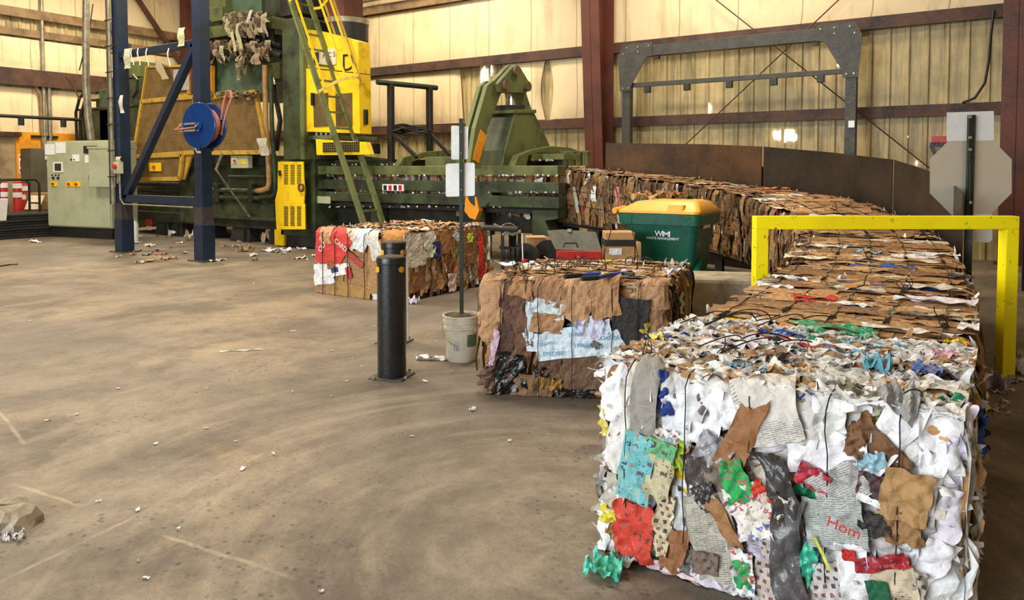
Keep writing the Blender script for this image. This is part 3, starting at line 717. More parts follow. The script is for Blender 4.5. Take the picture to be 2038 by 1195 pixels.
def baler():
    o = Q(600, 490); t = thing('baler', 'large olive green horizontal baler with yellow guards, chamber rails and triangular press head', 'baler', (o[0], YM, 0))
    def r(name, mat, a, b, c, d, Y=YM, dep=.1, par=None, bevel=.008): return part(name, mat, par or t, lambda m: rect(m, a, b, c, d, Y, dep), bevel=bevel)
    def pl(name, mat, pts, Y=YM, dep=.1, par=None, bevel=.006): return part(name, mat, par or t, lambda m: poly(m, pts, Y, dep), bevel=bevel)
    # ---- rear press body, left of the tall column
    r('body_shell', DGREEN, 262, 312, 552, 432, YM + .35, 1.8)
    r('body_sill', GRIME, 250, 428, 560, 448, YM + .1, 2.0)
    r('lower_beam', DGREEN, 402, 405, 545, 432, YM + .12, .25)
    r('lower_flange', DGREEN, 402, 430, 548, 437, YM, .35)
    r('dark_band', GRIME, 385, 308, 535, 330, YM + .2, .2)
    pl('side_web', DGREEN, [(355, 330), (382, 330), (388, 445), (360, 440)], YM + .05, .3)
    for py in (378, 392):
        part('pipe', DGREEN, t, lambda m: m.cyl(Q(402, py, YM + .05), Q(520, py + 3, YM + .05), .05, n=12), smooth=True)
    for px in (425, 492): r('pipe_clamp', GRIME, px, 366, px + 8, 404, YM - .02, .15)
    part('pipe', GRIME, t, lambda m: m.cyl(Q(455, 352, YM), Q(530, 352, YM), .03, n=8))
    for py in (365, 378, 390): part('floor_pipe', GRIME, t, lambda m: m.cyl(Q(262, py, YM + .1), Q(360, py + 2, YM + .1), .05, n=10), smooth=True)
    part('copper_pipe', COP, t, lambda m: m.tube([Q(527, 130, YM - .1), Q(529, 250, YM - .1), Q(535, 330, YM - .1), Q(536, 365, YM - .1), Q(533, 375, YM - .1), Q(522, 379, YM - .1), Q(512, 380, YM - .05)], .055, 10), smooth=True)
    part('green_pipe', DGREEN, t, lambda m: m.tube([Q(539, 150, YM - .15), Q(541, 250, YM - .15), Q(548, 360, YM - .15), Q(548, 385, YM - .15), Q(540, 392, YM - .1), Q(520, 393, YM - .05)], .045, 10), smooth=True)
    part('hydraulic_hose', BLK, t, lambda m: m.tube([Q(545, 160, YM), Q(550, 200, YM), Q(558, 240, YM), Q(550, 300, YM)], .05, 8), smooth=True)
    part('hydraulic_hose', BLK, t, lambda m: m.tube([Q(527, 125, YM - .1), Q(530, 110, YM - .1), Q(545, 105, YM - .1), Q(560, 112, YM - .1)], .06, 8), smooth=True)
    r('valve_block', GREEN, 532, 125, 556, 158, YM, .3)
    part('fitting', CHROME, t, lambda m: m.cyl(Q(544, 155, YM - .1), Q(547, 169, YM - .1), .04, n=10))
    # guard panels with yellow frames
    def guard(pts, Y, w=.09):
        g = pl('guard_panel', MESHP, pts, Y, .03, bevel=0)
        part('guard_frame', MUST, g, lambda m: edges(m, pts, Y - .015, w, .06))
        return g
    guard([(293, 133), (376, 131), (376, 188), (283, 202)], YM - .12, .05)
    guard([(283, 202), (388, 193), (390, 303), (266, 312)], YM - .15)
    guard([(401, 197), (509, 183), (532, 303), (403, 304)], YM - .15)
    g = guard([(266, 312), (363, 308), (358, 356), (264, 357)], YM - .2)
    r('warning_plate', YEL, 297, 324, 320, 341, YM - .24, .02, g, 0); 
    part('red_switch', RED, g, lambda m: m.cyl(Q(306, 333, YM - .27), Q(306, 333, YM - .24), .04, n=10))
    pl('guard_post', MUST, [(364, 308), (382, 306), (366, 358), (358, 358)], YM - .15, .05)
    r('paper_sheet', LILAC, 345, 137, 376, 180, YM - .17, .01, None, 0)
    pl('yellow_side_panel', ORANGE, [(397, 128), (420, 130), (420, 187), (397, 193)], YM - .05, .1)
    bx_ = r('switch_box', CAB, 459, 310, 493, 335, YM - .12, .12)
    r('switch_plate', CREAM, 461, 314, 471, 325, YM - .13, .01, bx_, 0)
    pl('warning_triangle', YEL, [(478, 327), (490, 327), (484, 315)], YM - .13, .01, bx_, 0)
    part('knob', RED, bx_, lambda m: m.cyl(Q(466, 320, YM - .17), Q(466, 320, YM - .13), .03, n=10))
    # feed hopper and its ram
    r('hopper_box', BGREEN, 418, 100, 528, 190, YM + .15, 1.8)
    r('hopper_flange', DGREEN, 413, 96, 424, 190, YM + .05, .15)
    r('hopper_throat', GRIME, 385, 66, 545, 104, YM + .3, 1.6)
    r('hopper_beam', GREEN, 398, 45, 542, 68, YM - .05, 1.9)
    r('hopper_upper', GRIME, 395, -80, 556, 46, YM + .35, 1.4)
    r('ram_cylinder_case', GREEN, 408, -80, 448, 38, YM + .0, .5)
    r('ram_cap', GREEN, 419, 14, 442, 42, YM - .12, .3)
    r('green_panel', BGREEN, 452, -80, 520, 30, YM + .15, .2)
    r('green_panel', DGREEN, 528, -80, 548, 70, YM + .05, .3)
    for px in (413, 425): part('bolt_rod', DGREEN, t, lambda m: m.cyl(Q(px, 84, YM + .1), Q(px, 100, YM + .1), .04, n=8))
    part('hydraulic_hose', BLK, t, lambda m: m.tube([Q(540, 60, YM), Q(540, 80, YM), Q(545, 90, YM), Q(560, 92, YM)], .05, 8), smooth=True)
    # tall column
    part('tall_column', DGREEN, t, lambda m: rect(m, 562, 35, 600, 318, YM - .3, 1.35), bevel=.02)
    r('column_flange', GREEN, 596, 34, 604, 318, YM - .32, .3)
    r('column_head', GRIME, 556, -80, 600, 30, YM - .1, 1.2)
    r('column_foot', DGREEN, 558, 318, 626, 470, YM - .1, 2.0)
    r('skid', GRIME, 556, 458, 636, 492, YM - .05, 2.0)
    r('yellow_skid_edge', YEL, 546, 458, 565, 489, YM - .1, .1)
    # louvred yellow door
    dr = pl('louvred_door', YEL, [(553, 322), (603, 322), (604, 356), (606, 380), (604, 406), (606, 406), (607, 457), (550, 457), (547, 400), (552, 378)], YM - .35, .03)
    def lou(m):
        for (c0, c1, r0, r1, n) in ((563, 601, 329, 366, 12), (563, 603, 412, 449, 13)):
            for i in range(3):
                for k in range(n):
                    a = c0 + 2 + i * 13; y = r0 + (r1 - r0) * k / (n - 1); rect(m, a, y - .8, a + 8, y + .8, YM - .356, .01)
    o2 = part('louvre_slots', BLK, dr, lou); o2['kind'] = 'stuff'
    part('hinge', GRIME, dr, lambda m: m.cyl(Q(556, 340, YM - .37), Q(558, 350, YM - .37), .03, n=8))
    part('pull_ring', RUST, dr, lambda m: m.tube([Q(599 + 5 * math.cos(a), 374 + 7 * math.sin(a), YM - .4) for a in np.linspace(0, 6.28, 14, endpoint=False)], .02, 6, closed=True), smooth=True)
    # yellow power enclosure
    e = pl('power_enclosure', YEL, [(599, 135), (714, 147), (716, 266), (604, 262)], YM - .25, .3)
    u = pl('enclosure_hood', YEL, [(599, 57), (640, 62), (712, 82), (714, 145), (599, 133)], YM - .2, .3)
    for (a, b) in ((624, 652), (668, 700)):
        v = part('vent', VENT, e, lambda m: rect(m, a, 186, b, 252, YM - .27, .02))
    r('door_handle', BLK, 618, 185, 622, 210, YM - .32, .06, e, 0)
    r('name_plate', CREAM, 624, 98, 668, 131, YM - .22, .015, u, 0)
    r('dark_label', GRIME, 624, 104, 634, 126, YM - .23, .01, u, 0)
    text('ABC S', INK, t, Q(654, 109, YM - .225), (1, 0, 0), (0, 0, 1), .09)
    text('D', INK, t, Q(693, 124, YM - .21), (1, 0, 0), (0, 0, 1), .30)
    for k in range(7):
        part('spacer_rod', WHITE, e, lambda m: m.cyl(Q(611 + k * 9.5, 262, YM - .1), Q(611 + k * 9.5, 272, YM - .1), .02, n=8))
    r('enclosure_shelf', GREEN, 598, 270, 660, 278, YM - .2, 1.2)
    r('enclosure_support', GRIME, 602, 276, 636, 318, YM - .05, 1.2)
    lb = pl('grille_box', YEL, [(628, 277), (728, 283), (736, 308), (630, 309)], YM - .4, .12)
    r('grille', GRIDV, 642, 283, 714, 303, YM - .42, .02, lb, 0)
    r('side_bracket', BLK, 718, 218, 727, 248, YM - .15, .08)
    r('meter_box', BLK, 738, 285, 742, 306, YM, .2)
    # duct at the top of the enclosure
    dc = part('exhaust_drum', BLK, t, lambda m: m.cyl(Q(690, 82, YM + .5), Q(690, 48, YM + .5), .42, n=24), smooth=True)
    part('drum_rim', GALV, dc, lambda m: m.cyl(Q(690, 50, YM + .5), Q(690, 40, YM + .5), .43, n=24), smooth=True)
    part('duct', RUST, t, lambda m: m.bx(Q(665, 0, YM + .5)[0], Q(700, 0, YM + .5)[0], YM + .3, YM + .8, Q(690, 44, YM + .5)[2], 6.6))
    # ---- compression chamber
    L, Rr = 618, 1112
    def rail(name, y0, y1, Y, dep, a=L, b=Rr, mat=DGREEN):
        x0, x1 = Q(a, 350, Y)[0], Q(b, 350, Y)[0]
        z0, z1 = Q(1000, y1, Y)[2], Q(1000, y0, Y)[2]
        return part(name, mat, t, lambda m: m.bx(x0, x1, Y, Y + dep, z0, z1), bevel=.01)
    rail('chamber_rail', 390, 412, YM, .22); rail('chamber_rail', 362, 384, YM, .22)
    rail('top_rail', 330, 350, YM, .25, L + 15, 1110, GREEN)
    rail('bottom_tray', 414, 424, YM + .15, 1.3, L, 1112, GRIME)
    rail('sub_frame', 424, 462, YM + .5, .9, L + 10, 1100, GRIME)
    rail('far_top_rail', 318, 348, YM + 1.55, .2, L, 1120, DGREEN)
    rail('far_side_plate', 350, 414, YM + 1.6, .1, L, 1120, GRIME)
    # hinged arms
    for px in (800, 1000, 1087):
        pass
    def lug(pts, Y=YM - .06, dep=.1, mat=GREEN, name='cross_rib'): return pl(name, mat, pts, Y, dep)
    def xp(name, mat, pts, px, dep, par=None, bevel=.006):   # plate across the chamber, in the plane x = const
        X = Q(px, 348)[0]
        return part(name, mat, par or t, lambda m: m.prism([(atX(a_, b_, X)[1], atX(a_, b_, X)[2]) for a_, b_ in pts], X - dep, X, 'X'), bevel=bevel)
    xp('cross_rib', GREEN, [(788, 352), (793, 330), (803, 314), (846, 303), (895, 298), (935, 300), (955, 310), (955, 316), (895, 312), (846, 314), (822, 322), (812, 352)], 788, .12)
    xp('cross_rib', GREEN, [(1020, 350), (1024, 330), (1032, 310), (1062, 298), (1100, 291), (1135, 294), (1150, 300), (1150, 308), (1070, 304), (1052, 310), (1044, 350)], 1020, .12)
    lug([(640, 352), (645, 325), (672, 312), (700, 308), (790, 318), (790, 326), (672, 326), (664, 352)], YM + 1.0, .1)
    r('deck_plate', DGREEN, 640, 318, 800, 334, YM + .4, 1.0)
    r('deck_plate', GREEN, 846, 312, 925, 334, YM + .5, .9)
    r('cross_box', GREEN, 1010, 308, 1060, 320, YM + .6, .5); r('cross_box', GREEN, 1080, 306, 1122, 318, YM + .8, .5)
    r('cross_box', DGREEN, 956, 308, 985, 322, YM + .25, .6)
    for k in range(4): r('end_rib', GREEN, 1120 + k * 13.5, 304, 1128 + k * 13.5, 330, YM + 1.5, .1)
    r('end_bar', GREEN, 1106, 301, 1170, 305, YM + 1.5, .12)
    # yellow latch arm and hinge knuckle
    pl('latch_arm', ORANGE, [(926, 392), (948, 392), (953, 420), (946, 438), (934, 434), (924, 420)], YM - .15, .12)
    part('hinge_knuckle', DGREEN, t, lambda m: m.cyl(Q(955, 388, YM - .1), Q(955, 388, YM + .1), .2, n=24), smooth=True)
    pl('leg_stand', DGREEN, [(1059, 418), (1110, 418), (1110, 436), (1084, 440), (1098, 470), (1059, 470)], YM + .1, .3)
    pl('leg_stand', DGREEN, [(738, 412), (760, 412), (760, 470), (738, 470)], YM + .3, .3)
    pl('leg_stand', DGREEN, [(940, 418), (965, 418), (965, 470), (940, 470)], YM + .3, .3)
    r('rating_plate', CAB, 629, 391, 657, 405, YM - .03, .02, None, 0)
    wp = r('warning_label', WHITE, 761, 367, 803, 380, YM - .03, .02, None, 0)
    for k in range(4): r('label_print', REDI if k % 2 else INK, 763 + k * 10, 369, 769 + k * 10, 379, YM - .04, .01, wp, 0)
    # ---- triangular press head
    XT = 985
    for dd, nm in ((0, 'front'), (.13, 'rear')):
        X = Q(XT, 348)[0] - dd
        def yz(pts, sh=0): return [(atX(a_ + sh, b_, Q(XT, 348)[0])[1], atX(a_ + sh, b_, Q(XT, 348)[0])[2]) for a_, b_ in pts]
        lg = part('toggle_leg', GREEN, t, lambda m: m.prism(yz([(962, 170), (975, 160), (992, 172), (988, 190), (962, 258), (950, 335), (926, 335), (938, 255)], 8), X - .08, X, 'X'), bevel=.006)
        if nm == 'front': part('orange_leg_panel', ORANGE, lg, lambda m: m.prism(yz([(950, 258), (962, 270), (946, 325), (935, 318), (938, 300)], 6), X, X + .01, 'X'))
        part('toggle_leg', GREEN, t, lambda m: m.prism(yz([(1022, 170), (1044, 172), (1052, 200), (1092, 312), (1062, 316), (1032, 225)]), X - .08, X, 'X'), bevel=.006)
        ap = part('apex_plate', GREEN, t, lambda m: m.prism(yz([(988, 184), (983, 168), (993, 156), (1012, 135), (1019, 129), (1028, 135), (1044, 162), (1046, 174), (1040, 186)]), X + .0, X + .08, 'X'), bevel=.006)
        if nm == 'front':
            for (a, b) in ((1018, 142), (997, 170), (1040, 173)):
                c_ = atX(a, b, X); part('pivot_pin', PIN, ap, lambda m: m.cyl((X + .08, c_[1], c_[2]), (X + .13, c_[1], c_[2]), .085, n=18))
    X = Q(XT, 348)[0]
    part('press_cone', DGREEN, t, lambda m: m.prism(yz([(1012, 226), (1050, 226), (1082, 292), (1082, 318), (985, 345), (990, 300)]), X - .45, X + .1, 'X'), bevel=.006)  # shade on the front-facing side is put into the darker green
    part('press_front_plate', GREEN, t, lambda m: m.prism(yz([(1012, 226), (1050, 226), (1082, 292), (1082, 312), (1022, 314), (1006, 345), (984, 345), (992, 298)]), X + .1, X + .14, 'X'), bevel=.004)
    part('press_cap', GREEN, t, lambda m: m.prism(yz([(1006, 219), (1052, 219), (1052, 226), (1006, 226)]), X - .48, X + .16, 'X'), bevel=.006)
    part('cylinder_collar', GRIME, t, lambda m: m.prism(yz([(1006, 209), (1040, 209), (1040, 219), (1006, 219)]), X - .4, X + .05, 'X'), bevel=.006)
    c_ = atX(1018, 200, X - .15)
    part('cylinder_rod', CHROME, t, lambda m: m.cyl((X - .13, c_[1], atX(1018, 212, X)[2]), (X - .13, c_[1], atX(1018, 172, X)[2]), .12, n=20), smooth=True)
    # chamber slit: compressed scrap seen between the rails
    return t
BAL = baler()
# rubber support blocks under the baler
for i, (a, b, c_, d_, lab) in enumerate(((448, 447, 488, 488, 'black tapered rubber block under the baler left of the yellow louvred door'), (524, 449, 552, 489, 'black tapered rubber block partly behind the yellow skid edge'), (382, 440, 408, 478, 'black tapered rubber block behind the right blue post'), (300, 437, 325, 474, 'black tapered rubber block just right of the white canister, left of the right blue post'), (330, 437, 352, 474, 'black tapered rubber block midway between the two blue posts'))):
    x0, x1 = Q(a, 470)[0], Q(c_, 470)[0]; zz = Q(a, b + 1)[2] - .02
    t = thing('support_block', lab, 'block', ((x0 + x1) / 2, YM + .3, 0), 'rubber blocks under the baler')
    part('block_body', RUB, t, lambda m: m.box(((x0 + x1) / 2, YM + .35, zz / 2), (x1 - x0, .5, zz), taper=.82), bevel=.02)
    part('block_rib', RUB, t, lambda m: m.box(((x0 + x1) / 2 + (x1 - x0) * .28, YM + .08, zz * .4), (.06, .06, zz * .8), taper=.9))
# loose probe rod hanging off the guard
t = thing('lance_rod', 'thin pale rod hanging at a slant below the guard right of the hose reel', 'rod', Q(430, 345, YM - .4))
part('rod', CHROME, t, lambda m: m.cyl(Q(430, 338, YM - .4), Q(497, 432, YM - .4), .022, n=8))
part('trigger', GALV, t, lambda m: m.cyl(Q(430, 338, YM - .4), Q(442, 306, YM - .4), .03, n=8))
# white canister and red bag by the post
c = atZ(257, 483)
t = thing('canister', 'small white plastic canister on the floor beside the left blue post', 'canister', (c[0], c[1] + .1, 0))
part('body', WHITE, t, lambda m: m.lathe((c[0], c[1] + .1, 0), [(0, 0), (.1, 0), (.105, .03), (.1, .38), (.07, .44), (.0, .45)], 20), smooth=True)
part('cap', CREAM, t, lambda m: m.lathe((c[0], c[1] + .1, 0), [(.0, .44), (.05, .44), (.045, .49), (0, .49)], 12))
c = Q(296, 445, YM + .05)
t = thing('hanging_tag', 'red and white tag hanging under the baler between the blue posts', 'tag', c)
part('tag_sheet', RED, t, lambda m: rect(m, 290, 437, 302, 451, YM + .05, .01)); part('tag_sheet', WHITE, t, lambda m: rect(m, 291, 451, 300, 458, YM + .05, .01))

# ---- black handrail on the chamber
def handrail():
    zt_ = Q(778, 165, YM + .6)[2]; zb = Q(778, 320, YM + .6)[2]
    a, b = atY(778, 240, YM + .3), atY(855, 240, YM + 1.2)
    xa, xb = a[0], b[0]
    t = thing('handrail', 'black steel handrail standing on the baler chamber right of the ladder', 'rail', (xa, YM + .5, zb))
    z1 = atY(778, 166, YM + .3)[2]
    part('post', BLK, t, lambda m: m.bar((xa, YM + .3, z1), (xa, YM + .3, zb - .02), .1, .1), bevel=.006)
    part('post', BLK, t, lambda m: m.bar((xb, YM + 1.2, z1), (xb, YM + 1.2, zb + .05), .1, .1), bevel=.006)
    d = np.array([xb - xa, .9, 0]); d /= np.linalg.norm(d)
    part('top_rail', BLK, t, lambda m: m.cyl(np.array([xa, YM + .3, z1]) - d * .3, np.array([xb, YM + 1.2, z1]) + d * .18, .05, n=12))
    part('brace', BLK, t, lambda m: m.bar((xa, YM + .3, atY(782, 262, YM + .3)[2]), (xa + .62, YM + .3, zb + .05), .06, .06, up=(0, 1, 0)))
    part('brace', BLK, t, lambda m: m.bar((xb, YM + 1.2, atY(860, 265, YM + 1.2)[2]), (xb + .5, YM + 1.2, zb + .1), .06, .06, up=(0, 1, 0)))
    zz = atY(820, 256, YM + .5)[2]
    b_ = thing('wire_bundle', 'bundle of black baling wire lying across the black handrail posts', 'wire', (xa + .4, YM + .4, zz))
    def bun(m):
        for k in range(16):
            r = np.random.RandomState(k); y = YM + .2 + r.rand() * .25; z = zz + r.randn() * .05
            p0 = np.array([xa - .12 + r.rand() * .2, y, z]); p1 = np.array([xb + .12 - r.rand() * .2, y + .7, z + r.randn() * .04])
            m.tube([p0 + (p1 - p0) * s + np.array([0, 0, .04 * math.sin(6 * s + k)]) for s in np.linspace(0, 1, 8)], .014, 5)
    o = part('wire', BLK, b_, bun); o['kind'] = 'stuff'
handrail()

# ---- ladder with safety cage
def ladder():
    Y0, Y1 = 9.28, 9.75
    b0, t0 = atY(722, 440, Y0), atY(578, 0, Y0)
    d = (t0 - b0); d /= np.linalg.norm(d); g = b0 - d * (b0[2] - .02) / d[2]; top = b0 + d * 6.2
    t = thing('ladder', 'tilted green steel ladder with yellow safety cage leaning in front of the yellow enclosure', 'ladder', g)
    off = np.array([0, Y1 - Y0, 0])
    for o in (np.zeros(3), off):
        part('side_rail', GREEN, t, lambda m: m.bar(g + o, top + o, .04, .12, up=(0, 1, 0)), bevel=.004)
    n = 0; s = .25
    while s < 6.9:
        p = g + d * s; part('rung', GREEN, t, lambda m: m.bar(p, p + off, .035, .035), bevel=.003); s += .318
    # cage: hoops around the climber on the +X side
    nrm = np.array([d[2], 0, -d[0]])  # perpendicular to the rails, away from the baler body
    def hoop_pts(base):
        c0 = base + off / 2; P_ = []
        for k in range(13):
            a = math.pi * (k / 12); P_.append(c0 + np.array([0, -1, 0]) * math.cos(a) * .36 + nrm * (.08 + .62 * math.sin(a)))
        return [base + np.array([0, 0, 0])] + P_ + [base + off]
    sb = (atY(642, 188, Y0)[2] - g[2]) / d[2]; st = (atY(585, 8, Y0)[2] - g[2]) / d[2]
    def band(m, pts, w=.055, th=.008):
        for i in range(len(pts) - 1): m.bar(pts[i], pts[i + 1], th, w, up=d)
    hs = [sb, st, st + 1.2]
    HP = [hoop_pts(g + d * s_) for s_ in hs]
    for h in HP: part('cage_hoop', YEL if h is not HP[0] else MUST, t, lambda m: band(m, h))
    for k in (2, 5, 7, 9, 12):
        part('cage_strap', YEL if k < 8 else MUST, t, lambda m: m.bar(HP[0][k], HP[2][k], .05, .008, up=nrm))
    return t
ladder()
# ================================================================== bales of pressed scrap
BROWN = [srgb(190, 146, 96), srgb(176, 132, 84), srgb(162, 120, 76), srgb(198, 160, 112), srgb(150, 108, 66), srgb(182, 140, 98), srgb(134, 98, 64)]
BROWN_SHADE = [srgb(146, 112, 72), srgb(128, 96, 60), srgb(112, 84, 54), srgb(160, 126, 84), srgb(100, 74, 46)]  # darkened cardboard browns, shade of the bale sides put into the colour
WHT = [srgb(240, 240, 242), srgb(228, 228, 226), srgb(214, 212, 206), srgb(236, 232, 244), srgb(196, 196, 194), srgb(222, 216, 200)]
GRY = [srgb(150, 148, 142), srgb(178, 174, 164), srgb(110, 108, 104), srgb(200, 196, 186)]
ACC = [srgb(40, 80, 170), srgb(200, 50, 44), srgb(235, 205, 40), srgb(50, 150, 110), srgb(40, 42, 60), srgb(120, 170, 205), srgb(224, 150, 60), srgb(200, 170, 220), srgb(35, 34, 34), srgb(225, 130, 150)]
def jit(c, r, a=.14):
    k = 1 + r.uniform(-a, a); return tuple(min(.85, x * k * (1 + r.uniform(-.03, .03))) for x in c)
def pick(r, mix):
    u = r.rand(); s = 0
    for pal, w in mix:
        s += w
        if u < s: return jit(pal[r.randint(len(pal))], r)
    return jit(mix[0][0][r.randint(len(mix[0][0]))], r)
def catmull(P_, n=24):
    P_ = [np.array(p, float) for p in P_]; out = []
    E = [2 * P_[0] - P_[1]] + P_ + [2 * P_[-1] - P_[-2]]
    for i in range(1, len(E) - 2):
        for k in range(n):
            u = k / n; a, b, c, d = E[i - 1:i + 3]
            out.append(.5 * ((2 * b) + (c - a) * u + (2 * a - 5 * b + 4 * c - d) * u * u + (3 * b - a - 3 * c + d) * u ** 3))
    out.append(P_[-1]); return np.array(out)
# inner top edge of the bale train: x, y, z of the top
TRAIN = catmull([(-1.38, 2.73, .77), (-1.39, 3.9, .78), (-1.45, 5.3, .79), (-1.55, 6.3, .82), (-1.80, 7.7, .93), (-2.15, 8.6, 1.04), (-2.72, 9.4, 1.18), (-3.5, 9.95, 1.28), (-4.4, 10.3, 1.38), (-5.3, 10.45, 1.47), (-6.3, 10.48, 1.55), (-8.2, 10.48, 1.56)])
SL = np.concatenate([[0], np.cumsum(np.linalg.norm(np.diff(TRAIN[:, :2], axis=0), axis=1))])
def train_at(s):
    s = np.asarray(s, float); P_ = np.stack([np.interp(s, SL, TRAIN[:, k]) for k in range(3)], -1)
    e = .08; A = np.stack([np.interp(s + e, SL, TRAIN[:, k]) for k in range(2)], -1); B = np.stack([np.interp(s - e, SL, TRAIN[:, k]) for k in range(2)], -1)
    T = A - B; T /= np.linalg.norm(T, axis=-1, keepdims=True) + 1e-9
    N = np.stack([T[..., 1], -T[..., 0]], -1)   # to the outer side
    return P_, N
class Bale:
    """local frame: s along the wires, w across, z up"""
    def __init__(b, L, Wd, H, s0=None, frame=None):
        b.L, b.W, b.H, b.s0, b.frame = L, Wd, H, s0, frame
    def map(b, s, w, z):
        s, w, z = [np.asarray(q, float) for q in (s, w, z)]
        if b.frame is not None:
            o, es, ew = b.frame
            return o + s[..., None] * es + w[..., None] * ew + z[..., None] * UP
        sc = np.clip(s + b.s0, 0, None); P_, N = train_at(sc); ex = (s + b.s0) - sc
        x = P_[..., 0] + N[..., 0] * w; y = P_[..., 1] + N[..., 1] * w + ex
        return np.stack([x, y, P_[..., 2] - b.H + z], -1)
def wrap(t, L, r):
    """unrolled coordinate t over an edge at L with radius r -> position, inward travel, edge angle"""
    arc = math.pi / 2 * r
    a = np.clip((t - (L - r)) / r, 0, math.pi / 2)
    pos = np.where(t <= L - r, t, L - r + r * np.sin(a))
    inn = np.where(t <= L - r, 0, r * (1 - np.cos(a)) + np.maximum(t - (L - r) - arc, 0))
    return pos, inn, a
def front_map(b, u, v, o, r=.05):
    """front end face, sheets drape over its top and side edges"""
    pv, iv, av = wrap(v, b.H, r); pu, iu, au = wrap(u, b.W, r)
    ql, il, al = wrap(b.W - pu, b.W, r); pu2 = np.where(u < r, b.W - ql, pu); il = np.where(u < r, il, 0); al = np.where(u < r, al, 0)
    w = pu2 + o * np.sin(au) - o * np.sin(al)
    return b.map(iv + iu + il - o * np.cos(au) * np.cos(av) * np.cos(al), w, pv + o * np.sin(av))
def top_map(b, u, v, o):   # u across (w), v along (s)
    return b.map(v, u, b.H + o)
def side_map(b, u, v, o, side=0):   # u along s, v up
    return b.map(u, (-o if side == 0 else b.W + o), v)
def tri(x): return np.abs((x % 1.0) * 2 - 1)
def sheet(w, h, n, m, r, crump=.012, torn=.10, curve=0.0):
    """crumpled torn sheet in local units; returns u, v (local), o (height), uv"""
    a = np.linspace(-1, 1, n)[:, None] * np.ones((1, m)); c = np.ones((n, 1)) * np.linspace(-1, 1, m)[None, :]
    j = r.uniform(-torn, torn, (2, 2, 2)); k1 = (1 + a) / 2; k2 = (1 + c) / 2
    dx = (1 - k1) * (1 - k2) * j[0, 0, 0] + k1 * (1 - k2) * j[1, 0, 0] + (1 - k1) * k2 * j[0, 1, 0] + k1 * k2 * j[1, 1, 0]
    dy = (1 - k1) * (1 - k2) * j[0, 0, 1] + k1 * (1 - k2) * j[1, 0, 1] + (1 - k1) * k2 * j[0, 1, 1] + k1 * k2 * j[1, 1, 1]
    edge = np.maximum(np.abs(a), np.abs(c)) ** 4
    ph = r.rand(6) * 6.28
    wob = torn * .6 * (np.sin(a * 3 + c * 5 + ph[0]) + .6 * np.sin(a * 9 - c * 7 + ph[1]) + .4 * np.sin(c * 17 + a * 13 + ph[2]))
    X = (a + dx * 2 + edge * wob * np.sign(a) * .5) * w / 2; Y = (c + dy * 2 + edge * wob * np.sign(c) * .5) * h / 2
    X = X + curve * h * (c * c - .3)
    o = np.zeros_like(X); S = max(w, h)
    for i in range(6):
        th = r.rand() * math.pi; f = r.uniform(.8, 3.0) / S; o += (tri((X * math.cos(th) + Y * math.sin(th)) * f + r.rand()) - .5) * crump / (1 + .5 * i)
    o += crump * .5 * np.sin(X * 19 / S + ph[3]) * np.sin(Y * 15 / S + ph[4]) + crump * .10 * r.uniform(-1, 1, X.shape)
    o += edge * crump * .9 * np.sin(a * 6 + c * 5 + ph[5])
    return X, Y, o, np.stack([X, Y], -1)
def put(m, mapf, cu, cv, X, Y, o, rot, base, col, uv, n, k):
    c, s = math.cos(rot), math.sin(rot)
    V = mapf(cu + X * c - Y * s, cv + X * s + Y * c, base + o).reshape(-1, 3)
    m.grid(V, n, k, col, uv.reshape(-1, 2))
def add_sheet(m, mapf, cu, cv, w, h, rot, base, col, r, n=9, crump=.012, torn=.1, curve=0.0):
    k = max(4, int(n * min(1.6, max(.6, h / w)))); n2 = max(4, int(n * min(1.6, max(.6, w / h))))
    X, Y, o, uv = sheet(w, h, n2, k, r, crump, torn, curve)
    put(m, mapf, cu, cv, X, Y, o, rot, base, col, uv, n2, k)

CORE = [srgb(96, 70, 46), srgb(74, 56, 40)]  # darker than the flaps, puts shade into the gaps between them
def core(b, t, seed, ins=.03):
    r = np.random.RandomState(seed); m = MB()
    def face(f, A, B, na, nb):
        a = np.linspace(0, 1, na)[:, None] * np.ones((1, nb)); c = np.ones((na, 1)) * np.linspace(0, 1, nb)[None, :]
        V = f(a * A, c * B, r).reshape(-1, 3); m.grid(V, na, nb, CORE[seed % 2])
    i = ins; L, W_, H = b.L, b.W, b.H
    q = 12
    def M(s, w, z): return b.map(i + s * (L - 2 * i) / L, i + w * (W_ - 2 * i) / W_, z * (H - i) / H + .0)
    face(lambda a, c, r: M(a, c, 0 * a + H), L, W_, q, q); face(lambda a, c, r: M(a, c, 0 * a), L, W_, q, q)
    face(lambda a, c, r: M(a, 0 * a, c), L, H, q, 6); face(lambda a, c, r: M(a, 0 * a + W_, c), L, H, q, 6)
    face(lambda a, c, r: M(0 * a, a, c), W_, H, q, 6); face(lambda a, c, r: M(0 * a + L, a, c), W_, H, q, 6)
    return m.build('pressed_block', SCR, t)
